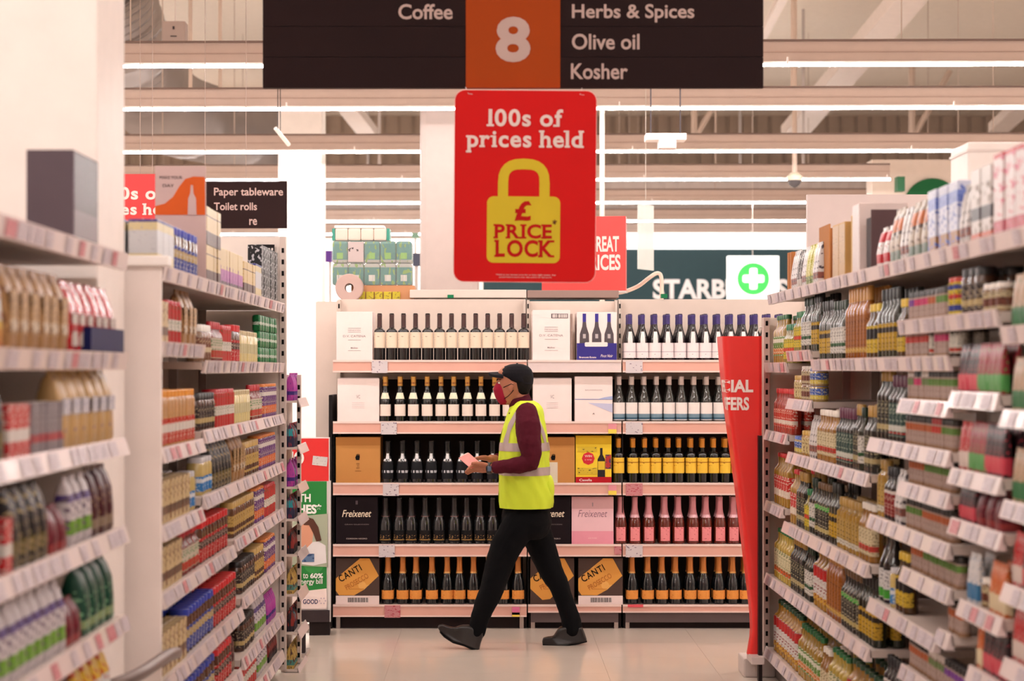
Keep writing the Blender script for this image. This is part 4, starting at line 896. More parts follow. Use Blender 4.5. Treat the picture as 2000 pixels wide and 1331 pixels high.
Bx(-52*sb, 46*sb, -.085, .09, 24*sb, 30*sb, bev=.008).build('top_wrap', M((246, 236, 232), .3), p2)
rt = MB(); rt.lathe([(27*sb*.32, -.06), (27*sb*.95, -.06), (27*sb, -.055), (27*sb, .055), (27*sb*.95, .06), (27*sb*.32, .06), (27*sb*.32, -.06)], 28, cap=False)
o = rt.build('paper_roll', M((196, 168, 160), .7)); o.rotation_euler = (PI/2, 0, 0); o.location = (P(682, 0, zb-.18).x, zb-.12, base+27*sb+.001); tag(o, 'loose white paper roll lying in front of the roll pack', 'paper roll')

# --- wine bottles
def wine(key, desc, h, r, body, caps, cap_z, lab, lz, kind='bordeaux', arc=(-78, 78), extra=None, caprough=.3, name='wine_bottle', labr=1.012, capmetal=0.0, wrap=False):
    if kind == 'bordeaux': prof = [(r*.8, 0), (r, .006), (r, h*.60), (r*.95, h*.635), (r*.72, h*.665), (r*.44, h*.69), (.0145, h*.73), (.0140, h*.93), (.0150, h*.94), (.0150, h*.99), (.012, h)]
    elif kind == 'burgundy': prof = [(r*.8, 0), (r, .006), (r, h*.40), (r*.96, h*.47), (r*.84, h*.54), (r*.62, h*.62), (.017, h*.70), (.0145, h*.78), (.0140, h*.93), (.0150, h*.94), (.0150, h*.99), (.012, h)]
    else: prof = [(r*.8, 0), (r, .008), (r, h*.36), (r*.97, h*.42), (r*.86, h*.50), (r*.66, h*.58), (r*.46, h*.67), (.0165, h*.76), (.0160, h*.93), (.0175, h*.94), (.0175, h*.98), (.010, h)]
    root = MB().lathe(prof, 20).build(name, M(body, .1, coat=.6, var=.12))
    def rad(z):
        for (r0, z0), (r1, z1) in zip(prof[:-1], prof[1:]):
            if z0 <= z <= z1 and z1 > z0: return r0+(r1-r0)*(z-z0)/(z1-z0)
        return prof[-1][0]
    n = 8; cp = [(rad(h*cap_z+(h-h*cap_z)*i/n)+.0010, h*cap_z+(h-h*cap_z)*i/n) for i in range(n+1)]
    kids = [MB().lathe(cp, 16).build('capsule', M(caps, caprough, metal=capmetal), root)]
    zs = [h*(lz[0]+(lz[1]-lz[0])*i/4) for i in range(5)]
    kids.append(MB().lathe([(rad(z_)*labr+.0003, z_) for z_ in zs], 12, arc=arc).build('label', lab, root))
    if extra:
        for (nm, z0, z1, ar, mt) in extra:
            zs = [h*(z0+(z1-z0)*i/4) for i in range(5)]
            kids.append(MB().lathe([(rad(z_)+.0014, z_) for z_ in zs], 10, arc=ar).build(nm, mt, root))
    tag(root, desc, 'wine bottle'); reg(key, root, 2*r, 2*r, desc, kids)
wine('w_cream', 'black wine bottle with cream label', .303, .0365, (12, 10, 13), (66, 40, 38), .70, pr((236, 216, 194), ink=(170, 150, 130), thr=.72, sc_=(60, 60, 100), rough=.6), (.27, .60))
wine('w_white', 'blue-capped bottle with white label', .30, .039, (22, 12, 18), (62, 50, 110), .78, pr((240, 228, 228), [(.055, .06, (190, 180, 190))], ink=(120, 100, 120), thr=.73, sc_=(60, 60, 100), rough=.6), (.06, .38), 'burgundy', (-88, 88), [('neck_band', .38, .62, (-22, 22), M((236, 226, 224), .5))])
wine('w_gold', 'gold-capped bottle with round neck seal', .295, .035, (10, 14, 14), (206, 150, 70), .78, pr((238, 222, 210), ink=(160, 140, 130), thr=.72, sc_=(60, 60, 100), rough=.6), (.13, .38), 'burgundy', (-75, 75), [('round_seal', .50, .63, (-55, 55), M((240, 232, 205), .5)), ('red_ring', .82, .86, (-180, 180), M((120, 50, 26), .3))], capmetal=.2)
wine('w_blue', 'bottle with white and grey-blue label', .295, .037, (40, 38, 34), (206, 186, 178), .80, pr((240, 230, 226), [(.03, .052, (120, 146, 162)), (.016, .03, (70, 100, 120))], ink=(170, 160, 170), thr=.73, sc_=(60, 60, 100), ipart=(.06, .14), rough=.6), (.04, .42), 'burgundy', (-88, 88))
wine('w_hand', 'black bottle with white neck figure', .27, .040, (22, 21, 24), (14, 12, 14), .74, pr((30, 30, 34), [(.066, .082, (190, 190, 196))], ink=(28, 28, 32), thr=.52, sc_=(110, 110, 20), ipart=(.06, .09), rough=.5), (.1, .5), 'sparkling', (-60, 60), [('neck_figure', .57, .70, (-24, 24), M((226, 224, 226), .4)), ('chevron', .52, .57, (-50, -22), M((226, 224, 226), .4)), ('chevron', .52, .57, (22, 50), M((226, 224, 226), .4))])
wine('w_yellow', 'orange-capped bottle with yellow label', .29, .035, (10, 12, 12), (206, 130, 36), .78, pr((240, 196, 70), [(.13, .136, (170, 110, 40))], ink=(150, 90, 30), thr=.7, sc_=(60, 60, 120), ipart=(.10, .17), rough=.55), (.22, .56), 'bordeaux', (-78, 78))
wine('w_black', 'matt black sparkling bottle with gold lettering', .30, .040, (26, 26, 28), (30, 22, 24), .60, pr((24, 22, 24), [(.028, .032, (190, 150, 80))], ink=(170, 130, 80), thr=.62, sc_=(90, 90, 120), ipart=(.035, .06), rough=.5), (.06, .30), 'sparkling', (-60, 60), [('capsule_edge', .585, .60, (-90, 90), M((110, 70, 70), .3))])
wine('w_pink', 'rose sparkling bottle with pink label', .315, .040, (96, 30, 20), (212, 140, 148), .60, pr((236, 146, 150), ink=(190, 90, 100), thr=.66, sc_=(70, 70, 110), rough=.5), (.07, .35), 'sparkling', (-46, 46), [('foil_hem', .54, .60, (-180, 180), M((240, 190, 200), .25))])
wine('w_orange', 'dark bottle with orange label and foil', .315, .040, (14, 16, 20), (206, 128, 62), .66, pr((232, 154, 76), ink=(190, 110, 50), thr=.66, sc_=(60, 60, 120), rough=.5), (.11, .29), 'sparkling', (-72, 72), [('neck_tie', .63, .67, (-180, 180), M((226, 170, 100), .3, metal=.3))], capmetal=.25)
bpy.context.view_layer.update()
SHN = ['top wine shelf', 'second wine shelf', 'third wine shelf', 'fourth wine shelf', 'bottom wine shelf']
def winerow(k, key, pxs, anchor, ranks=2, gap=None):
    root, wd, dp, desc = PROTO[key]
    for r_ in range(ranks):
        for i, px in enumerate(pxs):
            y = ZW+.03+dp/2+r_*(dp+.012)
            put(key, WX(px)*(1.003)+random.uniform(-.001, .001), y, LH[k], random.uniform(-.06, .06), 'from '+anchor+', '+SHN[k], 'rear ' if r_ else '')
winerow(0, 'w_cream', [741+23.5*i for i in range(13)], 'the white case', 1)
winerow(0, 'w_white', [1231+24.6*i for i in range(13)], 'the blue case', 3)
winerow(1, 'w_gold', [752, 781, 807, 834, 861, 886, 913, 939, 966, 992, 1016], 'the white case', 2)
winerow(1, 'w_blue', [1210+24.4*i for i in range(13)], 'the mountain case')
winerow(2, 'w_hand', [757, 786, 814, 842, 874, 902, 932, 962, 990, 1016], 'the kraft case')
winerow(2, 'w_yellow', [1209, 1237, 1260, 1282, 1306, 1327, 1350, 1373, 1395, 1417, 1440, 1463, 1486, 1510], 'the yellow case')
winerow(3, 'w_black', [752, 779, 803, 830, 857, 887, 911, 937, 962, 988, 1014], 'the black case')
winerow(3, 'w_pink', [1213, 1241, 1268, 1299, 1326, 1355, 1380, 1407, 1434, 1461, 1488], 'the pink case')
winerow(4, 'w_orange', [757, 786, 812, 843, 873, 897, 925, 954, 983, 1012], 'the angled-print case')
winerow(4, 'w_orange', [1235, 1266, 1294, 1320, 1349, 1375, 1405, 1432, 1457, 1484], 'the white-footed case')

def case(px0, px1, py0, k, mat, label, dy=.0):
    t = thing('wine_case', label, 'box', (WX((px0+px1)/2), ZW+.035+dy, LH[k]+.0005))
    hw = (px1-px0)/2*s; hh = (lips[k]-py0-2)*s
    Bx(-hw, hw, 0, .32, 0, hh, bev=.003).build('carton', mat, t)
    return t, hw, hh
WC = M((244, 226, 222), .65)
def txt(t, s_, cx, cz, wd, ht, mat=INK, **k): return letters(s_, cx-wd/2, cx+wd/2, cz-ht/2, cz+ht/2, -.0012, mat, t, **k)
GREYI = M((150, 135, 138), .6)
for px0, px1, py0, lab in ((656, 727, 607, 'white wine case with fine grey print at the start of the top wine shelf'), (1040, 1114, 604, 'taller white wine case with a barcode panel, middle bay top shelf')):
    t, hw, hh = case(px0, px1, py0, 0, WC, lab)
    txt(t, 'D.V. CATENA', 0, hh*.50, hw*1.25, .014, GREYI, bold=0); txt(t, 'Malbec', 0, hh*.26, hw*.4, .010, GREYI); txt(t, 'MENDOZA', 0, hh*.62, hw*.7, .008, GREYI, bold=0)
    for zz in (.66, .58, .42, .2): Bx(-hw*.35, hw*.35, -.0012, 0, hh*zz, hh*zz+.0022).build('print_line', GREYI, t)
    if px0 > 1000:
        Bx(hw*.0, hw*.88, -.0012, 0, hh*.84, hh*.93).build('barcode_frame', M((90, 80, 84)), t); Bx(hw*.04, hw*.84, -.0018, -.001, hh*.85, hh*.92).build('barcode', pr((240, 226, 222), ink=(60, 50, 50), sc_=(300, 1, 1)), t)
        tag(Bx(WX(1115), WX(1119), ZW+.06, ZW+.3, LH[0], LH[0]+.30).build('case_divider', M((170, 148, 138))), 'brown card divider beside the barcoded white case', 'divider')
t, hw, hh = case(1127, 1205, 608, 0, WC, 'white and blue wine case picturing three bottles')
Bx(-hw, hw, -.002, 0, .0, hh*.36).build('blue_panel', M((58, 52, 128), .5), t)
for i in (-1, 0, 1):
    xx = i*hw*.62; b = hw*.24
    MB().prism([(xx-b, hh*.36), (xx-b*.95, hh*.55), (xx-b*.45, hh*.70), (xx-b*.35, hh*.80), (xx+b*.35, hh*.80), (xx+b*.45, hh*.70), (xx+b*.95, hh*.55), (xx+b, hh*.36)], -.0014, 0).build('bottle_picture', M((86, 78, 82)), t)
    Bx(xx-b*.36, xx+b*.36, -.0016, 0, hh*.80, hh*.97).build('capsule_picture', M((62, 56, 140)), t); Bx(xx-b*.3, xx+b*.3, -.002, -.001, hh*.46, hh*.55).build('seal_picture', M((190, 180, 180)), t)
MB().prism(rrect(-hw*.6, hw*.55, hh*.29, hh*.38, .008), -.003, -.0015).build('white_plate', WC, t)
o = txt(t, 'Brancott Estate', -hw*.45, hh*.07, hw*.85, .012, WC); o.location.y = -.0015
o = txt(t, 'Pinot Noir', hw*.5, hh*.10, hw*.62, .018, WC, bold=0, shear=.35); o.location.y = -.0015
for px0, px1, lab in ((658, 740, 'white wine case with small grey monogram beside the gold-capped bottles'), (1041, 1117, 'white monogrammed wine case beside the mountain case')):
    t, hw, hh = case(px0, px1, 738, 1, WC, lab); Bx(-hw*.98, hw*.98, .01, .3, hh+.001, hh+.004).build('top_flap', M((214, 200, 198)), t)
    txt(t, 'VC', 0, hh*.58, .024, .022, GREYI, bold=0); 
    for zz in (.44, .40, .36, .32): Bx(-hw*.3, hw*.3, -.0012, 0, hh*zz, hh*zz+.002).build('print_line', M((206, 190, 190)), t)
t, hw, hh = case(1123, 1197, 734, 1, WC, 'white wine case with pale blue mountain print')
Bx(-hw, hw, -.0012, 0, hh*.49, hh*.505).build('horizon_line', M((120, 130, 180)), t)
MB().prism([(hw*.2, hh*.5), (hw, hh*.5), (hw, hh*.57), (hw*.6, hh*.545)], -.0015, 0).build('mountain_print', M((170, 180, 216)), t)
MB().prism([(-hw*.3, hh*.42), (hw, hh*.40), (hw, hh*.2), (hw*.4, hh*.30)], -.0015, 0).build('slope_print', M((196, 196, 222)), t)
MB().prism([(-.008, hh*.16), (0, hh*.2), (.008, hh*.16), (0, hh*.18)], -.0015, 0).build('peak_mark', INK, t)
txt(t, 'SAUVIGNON', 0, hh*.70, hw*.9, .007, GREYI, bold=0)
KR = M((196, 138, 78), .7)
for px0, px1, lab in ((655, 742, 'kraft wine case with black hand mark at the start of the third wine shelf'), (1040, 1123, 'kraft wine case with black hand mark partly behind the walking person')):
    t, hw, hh = case(px0, px1, 853, 2, KR, lab); Bx(-hw, hw, -.001, 0, hh*.82, hh).build('flap', M((176, 118, 62), .7), t)
    mb = MB(); mb.prism([(-.012, hh*.50), (.008, hh*.50), (.012, hh*.56), (.011, hh*.60), (-.011, hh*.60), (-.018, hh*.56)], -.0015, 0)
    for i in range(4): mb.prism([(-.011+i*.006, hh*.59), (-.007+i*.006, hh*.59), (-.0072+i*.006, hh*(.64-.01*abs(i-1.5))), (-.0108+i*.006, hh*(.64-.01*abs(i-1.5)))], -.0015, 0)
    mb.build('hand_mark', BLACK, t)
    txt(t, 'FAIR', 0, hh*.42, .02, .008, M((90, 54, 34))); txt(t, 'AND', 0, hh*.375, .014, .006, M((90, 54, 34))); txt(t, 'BOLD', 0, hh*.33, .02, .008, M((90, 54, 34))); Bx(-.02, .02, -.0012, 0, hh*.26, hh*.268).build('print_line', M((120, 76, 44)), t)
t, hw, hh = case(1125, 1195, 850, 2, M((240, 206, 60), .6), 'yellow wine case with red octagon and bottle picture')
Bx(-hw, hw, -.0015, 0, 0, hh*.13).build('red_foot_band', M((178, 30, 40)), t); Bx(-hw, hw, -.0015, 0, hh*.82, hh).build('gold_top_band', M((214, 172, 40)), t)
MB().lathe([(hw*.36, 0), (hw*.36, .0015)], 8).build('red_octagon', M((206, 50, 60)), t, (-hw*.3, 0, hh*.52)).rotation_euler = (PI/2, 0, 0)
txt(t, 'WIN', -hw*.3, hh*.57, hw*.4, .014, M((245, 220, 210))).location.y = -.001
txt(t, 'a trip', -hw*.3, hh*.49, hw*.4, .010, M((245, 200, 190))).location.y = -.001
MB().prism([(hw*.22, hh*.13), (hw*.22, hh*.50), (hw*.36, hh*.60), (hw*.36, hh*.74), (hw*.5, hh*.74), (hw*.5, hh*.6), (hw*.64, hh*.5), (hw*.64, hh*.13)], -.0018, 0).build('bottle_picture', M((44, 40, 40)), t)
Bx(hw*.24, hw*.62, -.0022, -.001, hh*.28, hh*.46).build('label_picture', M((226, 190, 60)), t)
Bx(hw*.66, hw*.98, -.0018, 0, hh*.3, hh*.6).build('berry_picture', pr((200, 60, 60), ink=(90, 60, 90), sc_=(40, 40, 40), thr=.5), t)
Bx(-hw*.9, hw*.2, -.0017, -.0002, hh*.66, hh*.76).build('bird_picture', pr((240, 206, 60), ink=(70, 60, 40), sc_=(40, 40, 90), thr=.64), t)
Bx(-hw*.9, hw*.2, -.0017, -.0002, hh*.18, hh*.32).build('bird_picture', pr((240, 206, 60), ink=(70, 60, 40), sc_=(40, 40, 90), thr=.64), t)
txt(t, 'Casella', -hw*.45, hh*.065, hw*.7, .016, WC).location.y = -.001
BK = M((26, 17, 22), .6); CREAM = M((232, 214, 190), .5)
for px0, px1, lab in ((655, 737, 'black sparkling wine case with cream script at the start of the fourth wine shelf'), (1035, 1115, 'black sparkling wine case with cream script behind the walking person')):
    t, hw, hh = case(px0, px1, 970, 3, BK, lab)
    txt(t, 'Freixenet', 0, hh*.65, hw*1.4, .045, CREAM, bold=.01, shear=.3)
    txt(t, 'GRAN SELECCION', 0, hh*.42, hw*1.15, .007, M((130, 116, 116)), bold=0); txt(t, 'CORDON NEGRO', 0, hh*.12, hw*1.0, .008, M((190, 176, 170)))
    Bx(-.007, .007, -.0012, 0, hh*.84, hh*.92).build('crest', M((90, 78, 84)), t)
t, hw, hh = case(1117, 1199, 970, 3, M((240, 196, 204), .6), 'pink sparkling wine case with grey script')
Bx(-hw, hw, -.001, 0, hh*.75, hh).build('upper_band', M((214, 168, 172)), t); Bx(-hw, hw, -.001, 0, 0, hh*.28).build('lower_band', M((236, 158, 176)), t)
txt(t, 'Freixenet', 0, hh*.65, hw*1.4, .045, M((150, 110, 124)), bold=-.004, shear=.3); Bx(-.003, .003, -.0015, 0, hh*.8, hh*.88).build('crest', GREYI, t); txt(t, 'ICE ROSE', 0, hh*.13, hw*.4, .008, M((246, 200, 206)))
for px0, px1, lab, wb in ((655, 740, 'orange and brown prosecco case with white foot at the start of the bottom wine shelf', 1), (1036, 1122, 'orange and brown prosecco case behind the walking person', 0), (1130, 1217, 'orange and brown prosecco case with white foot beside the bottom row bottles', 1)):
    t, hw, hh = case(px0, px1, 1090, 4, M((84, 66, 60), .6), lab)
    f = .2 if wb else .06
    MB().prism([(-hw, hh*.56), (hw*.12, hh*.995), (hw*.55, hh*.995), (hw*.98, hh*.62), (hw*.3, hh*(f+.12)), (-hw*.15, hh*f), (-hw*.85, hh*f), (-hw, hh*.30)] if wb else [(-hw, hh*.56), (hw*.12, hh*.995), (hw*.55, hh*.995), (hw*.98, hh*.62), (-hw*.1, hh*.12), (-hw*.45, hh*.1), (-hw, hh*.34)], -.0015, 0).build('orange_label_picture', pr((226, 160, 78), blob=(236, 178, 100), bscale=9, bthr=.3, rough=.55), t)
    letters('CANTI', -hw*.92, hw*.22, hh*.60, hh*.75, -.003, BLACK, t, bold=.012, rot=-math.radians(30), spacing=1.15)
    letters('PROSECCO', -hw*.62, hw*.55, hh*.44, hh*.55, -.003, M((180, 106, 50)), t, bold=.0, rot=-math.radians(30))
    Bx(-hw*.4, hw*.3, -.002, -.001, hh*.33, hh*.34).build('print_line', M((190, 120, 60)), t)
    if wb:
        Bx(-hw, hw, -.003, 0, 0, hh*.19).build('white_foot_band', WC, t); Bx(-hw*.45, hw*.5, -.0035, -.002, hh*.05, hh*.15).build('barcode', pr((230, 220, 218), ink=(70, 60, 60), sc_=(300, 1, 1), thr=.5), t)

# ------------------------------------------------------------------ poster stand
zs_ = 12.35; s2 = zs_/F
t = thing('poster_stand', 'floor stand with red header and green energy saving poster', 'poster stand', (P(645, 0, zs_).x, zs_, 0), math.radians(3))
def sx_(px): return (px-645)*s2
def sz_(py): return EYE-(py-CY)*s2
Bx(sx_(530), sx_(644), 0, .04, sz_(1192), sz_(855)).build('board', M((232, 224, 222)), t)
Bx(sx_(530), sx_(642), -.003, 0, sz_(940), sz_(857)).build('red_header', M((226, 44, 44), .4), t)
Bx(sx_(641), sx_(646), -.012, .05, sz_(1215), sz_(940)).build('side_frame', M((214, 210, 208), .4), t)
Bx(sx_(530), sx_(638), -.003, 0, sz_(1160), sz_(941)).build('green_sheet', pr((46, 150, 70), blob=(70, 172, 86), bscale=5, bthr=.4), t)
MB().prism([(sx_(530), sz_(1013)), (sx_(640), sz_(1004)), (sx_(640), sz_(1108)), (sx_(600), sz_(1106)), (sx_(530), sz_(1100))], -.005, -.003).build('photo_print', pr((196, 206, 180), blob=(220, 226, 206), bscale=8, bthr=.4), t)
MB().prism([(sx_(a), sz_(b)) for a, b in ((590, 1102), (588, 1072), (604, 1060), (622, 1058), (636, 1066), (638, 1100), (612, 1105))], -.007, -.005).build('shirt_print', M((232, 228, 230)), t)
MB().prism([(sx_(a), sz_(b)) for a, b in ((588, 1070), (588, 1030), (596, 1018), (606, 1022), (612, 1040), (610, 1060), (600, 1070))], -.0075, -.005).build('face_print', M((222, 160, 132)), t)
MB().prism([(sx_(a), sz_(b)) for a, b in ((590, 1016), (600, 1010), (612, 1014), (622, 1030), (628, 1056), (618, 1058), (612, 1042), (604, 1026), (594, 1026))], -.009, -.007).build('hair_print', M((92, 60, 50)), t)
Bx(sx_(590), sx_(614), -.0085, -.007, sz_(1098), sz_(1082)).build('jeans_print', pr((110, 140, 180), ink=(50, 80, 130), sc_=(60, 60, 60)), t)
MB().prism([(sx_(530), sz_(1162)), (sx_(638), sz_(1150)), (sx_(638), sz_(1190)), (sx_(530), sz_(1190))], -.005, -.003).build('white_foot_band', WC, t)
PW = M((244, 244, 240), .5)
def st(s_, a, b, c, d, mat=PW, **k): return letters(s_, sx_(a), sx_(b), sz_(d), sz_(c), -.0065, mat, t, **k)
st('NO', 556, 594, 882, 908, bold=.04); st('TH', 583, 607, 965, 981, bold=.03); st('HES*', 582, 628, 985, 1004, bold=.04)
st('to', 592, 602, 1120, 1130, bold=.01); st('60%', 606, 631, 1120, 1130, bold=.035); st('nergy bill', 588, 630, 1131, 1144, bold=.01); st('S GOOD', 585, 621, 1171, 1180, M((40, 44, 90)), bold=.02)
for i in range(6):
    a = i*PI/3; MB().lathe([(.004, 0), (.004, .001)], 8).build('dot_mark', M((190, 170, 190)), t, (sx_(630)+.018*math.cos(a), -.006, sz_(1174)+.018*math.sin(a))).rotation_euler = (PI/2, 0, 0)
o = Bx(-14.5*s2, 14.5*s2, -.006, -.003, -9*s2, 9*s2).build('white_tag', pr((244, 238, 236), ink=(200, 190, 190), thr=.66), t); o.rotation_euler = (0, math.radians(6), 0)
o.location = (sx_(625), 0, sz_(901))
Bx(sx_(530), sx_(644), -.02, .2, sz_(1215), sz_(1192)).build('base', M((60, 50, 52), .5), t)
Bx(sx_(560), sx_(580), .02, .16, .0, sz_(1215)).build('foot', M((200, 190, 186)), t); Bx(sx_(604), sx_(644), .0, .2, .0, sz_(1215)).build('foot', M((36, 28, 28)), t)
t = thing('trolley_stop', 'small metal floor stop with dark grip at the coffee gondola end', 'floor stop', (P(588, 0, 11.4).x, 11.4, 0))
Bx(-.01, .03, 0, .25, 0, .02).build('foot_plate', M((190, 180, 176), .3, metal=.6), t); Bx(.0, .02, .03, .08, .02, .2, bev=.004).build('grip', INK, t); Bx(.0, .045, .0, .03, .14, .19).build('bracket', M((210, 200, 196), .3, metal=.6), t)

# ------------------------------------------------------------------ red curved banner at the oil gondola end
zz_ = 10.55; s3 = zz_/F
t = thing('special_offers_banner', 'tall red curved banner reading special offers at the oil gondola end', 'banner', (P(1483, 0, zz_).x, zz_, 0))
vis = [(657, 72), (720, 68), (780, 63), (860, 53), (960, 40), (1060, 29), (1150, 19), (1200, 14), (1240, 13), (1262, 18), (1280, 22)]
def width(py):
    for (y0, w0), (y1, w1) in zip(vis[:-1], vis[1:]):
        if y0 <= py <= y1: return (w0+(w1-w0)*(py-y0)/(y1-y0))*s3
    return vis[-1][1]*s3 if py > 1280 else vis[0][1]*s3
def bmap(sv, z_, off=0.0):
    py = CY-(z_-EYE)/s3; w_ = width(py); r = min(.03, w_*.5)
    if sv <= w_-r: return Vector((-sv, -off, z_))
    th = (sv-(w_-r))/r
    if th <= PI/2: return Vector((-(w_-r)-(r+off)*math.sin(th), r-(r+off)*math.cos(th), z_))
    return Vector((-w_-off, r+(sv-(w_-r)-r*PI/2), z_))
TOTW = .44; mb = MB(); nu, nv = 40, 40; vs = []
for th_ in (0.0, -.004):
    for j in range(nv+1):
        z_ = EYE-((657+(1280-657)*j/nv)-CY)*s3
        for i in range(nu+1): vs.append(bmap(TOTW*i/nu*(1-.75*j/nv), z_, th_))
n1 = (nu+1)*(nv+1); fs = []
for b in (0, n1):
    for j in range(nv):
        for i in range(nu):
            q_ = (b+j*(nu+1)+i, b+j*(nu+1)+i+1, b+(j+1)*(nu+1)+i+1, b+(j+1)*(nu+1)+i); fs.append(q_)
mb.add(vs, fs, True); me_ = mb.mesh('sheet')
me_.materials.append(M((228, 40, 36), .42, coat=.15)); o = bpy.data.objects.new('sheet', me_); COL.objects.link(o); o.parent = t
for s_, x1px, wpx, ya, yb in (('SPECIAL', 12, 112, 742, 767), ('OFFERS', 20, 77, 776, 802)):
    letters(s_, -(x1px+wpx)*s3, -x1px*s3, EYE-(yb-CY)*s3, EYE-(ya-CY)*s3, 0, M((246, 232, 226), .5), t, bold=.035, mapf=lambda v: bmap(-v.x, v.z, .0025))
Bx(.0, .012, -.01, .02, .07, EYE-(657-CY)*s3).build('edge_strip', M((206, 36, 34)), t)
o = Bx(-.06, .03, -.03, .03, .0, .0).build if False else None
MB().tube([(-.02, 0, EYE-(657-CY)*s3), (.0, .0, EYE-(640-CY)*s3), (.02, .03, EYE-(640-CY)*s3)], .003, 6).build('clip_wire', WHITE, t)
tag(Bx(P(1465, 0, 10.5).x, P(1490, 0, 10.5).x, 10.44, 10.64, .10, .14, bev=.004).build('banner_foot', M((206, 190, 186), .4)), 'pale foot bracket gripping the red banner bottom', 'bracket')
tag(Bx(P(1482, 0, 10.5).x, P(1489, 0, 10.5).x, 10.5, 10.56, .0, 1.3).build('dark_edge_strip', M((40, 30, 30), .5)), 'dark edge strip between red banner and slotted post', 'strip')

# ------------------------------------------------------------------ hanging aisle sign and price lock sign
ZS = 8.30; z = ZS
t = thing('aisle_number_sign', 'big dark brown hanging aisle sign with orange number panel above the aisle', 'sign', (0, ZS, 0))
BR = M((34, 20, 21), .7, var=.04, scale=3); BRL = M((36, 22, 24), .6)
for (a, b) in ((513, 909.5), (1094.5, 1491)):
    for (y0, y1) in ((-64, -8), (-6.5, 51), (52.5, 111), (112.5, 171.5)):
        Bx(g(a), g(b), 0, .03, gz(y1), gz(y0), bev=.0012).build('slat', BR, t)
Bx(g(514), g(1490), .004, .026, gz(170.5), gz(-63)).build('core', BRL, t)
Bx(g(909.8), g(1094.2), -.004, .034, gz(171.5), gz(-64), bev=.001).build('number_panel', M((156, 62, 12), .6, var=.03, scale=3), t)
LT = M((186, 162, 156), .6)
letters('Coffee', g(778), g(884), gz(38), gz(8), -.002, LT, t, bold=.018)
letters('Herbs & Spices', g(1117), g(1356), gz(44), gz(8), -.002, LT, t, bold=.018)
letters('Olive oil', g(1117), g(1249), gz(97), gz(66), -.002, LT, t, bold=.018)
letters('Kosher', g(1115), g(1226), gz(155), gz(124), -.002, LT, t, bold=.018)
letters('8', g(968), g(1036), gz(122), gz(33), -.006, LT, t, bold=.035)
for px in (620, 1380): MB().tube([(g(px), .015, gz(-64)), (g(px), .015, 4.0)], .004, 6).build('hanging_wire', INK, t)
Zr = 8.25; z = Zr
t = thing('price_lock_sign', 'red rounded hanging sign with yellow padlock under the aisle number', 'sign', (g(1027), Zr, gz(176)))
cx0, cz0 = g(1027), gz(176)
X = lambda px: g(px)-cx0
Zz = lambda py: gz(py)-cz0
MB().prism(rrect(X(889), X(1165), Zz(551), Zz(177), 20*Zr/F), 0, .004).build('board', M((200, 16, 16), .5, var=.03), t)
rim = MB(); pts = [(x_, -.0005, z_) for x_, z_ in rrect(X(888.5), X(1165.5), Zz(551.5), Zz(176.5), 20*Zr/F)]; rim.tube(pts+[pts[0]], .0012, 5, cap=False); rim.build('clear_rim', M((240, 180, 175), .2), t)
SW = M((226, 208, 203), .5)
slab_letters('100s of', X(951), X(1100), Zz(246), Zz(214), -.002, SW, t, bold=.024)
slab_letters('prices held', X(911), X(1141), Zz(287), Zz(255), -.002, SW, t, bold=.024)
YL = M((206, 182, 44), .5)
Zp = 384
outer = []
for i in range(13): a = math.radians(180-15*i); outer.append((X(1024.5)+50.5*Zr/F*math.copysign(abs(math.cos(a))**.8, math.cos(a)), Zz(358)+48*Zr/F*abs(math.sin(a))**.8))
inner = []
for i in range(13): a = math.radians(15*i); inner.append((X(1024.5)+30.5*Zr/F*math.copysign(abs(math.cos(a))**.6, math.cos(a)), Zz(358)+27*Zr/F*abs(math.sin(a))**.6))
pl = MB(); n = 15
op = [(X(974), Zz(386))]+outer+[(X(1075), Zz(386))]; ip = [(X(994), Zz(386))]+inner[::-1]+[(X(1055), Zz(386))]
vs = [(x_, -.0015, z_) for x_, z_ in op]+[(x_, -.0015, z_) for x_, z_ in ip]; pl.add(vs, [(i, i+1, n+i+1, n+i) for i in range(n-1)])
pl.build('padlock_shackle', YL, t)
MB().prism(rrect(X(953), X(1096), Zz(514), Zz(384), 13*Zr/F), -.002, 0).build('padlock_body', YL, t)
RD = M((176, 16, 14), .6)
letters('£', X(1007), X(1040), Zz(432), Zz(393), -.004, RD, t, bold=.035)
slab_letters('PRICE', X(966), X(1080), Zz(465), Zz(439), -.004, RD, t, bold=.03)
slab_letters('LOCK', X(968), X(1085), Zz(501), Zz(470), -.004, RD, t, bold=.03)
letters('*', X(1081), X(1090), Zz(439), Zz(429), -.0045, M((90, 40, 30)), t, bold=.02)
letters('*Held at our lowest price for at least eight weeks. See', X(971), X(1088), Zz(539.5), Zz(535.5), -.003, SW, t, bold=0)
letters('prices held in store only. See online for full terms', X(978), X(1080), Zz(544), Zz(540.5), -.003, SW, t, bold=0)
for px, d in ((915, -6), (1133, 4)): MB().tube([(X(px+d), .012, Zz(170)), (X(px), -.001, Zz(184)), (X(px+8), -.001, Zz(185))], .0012, 5).build('hook', M((226, 214, 210), .3), t)
t.rotation_euler = (0, math.radians(.45), 0)

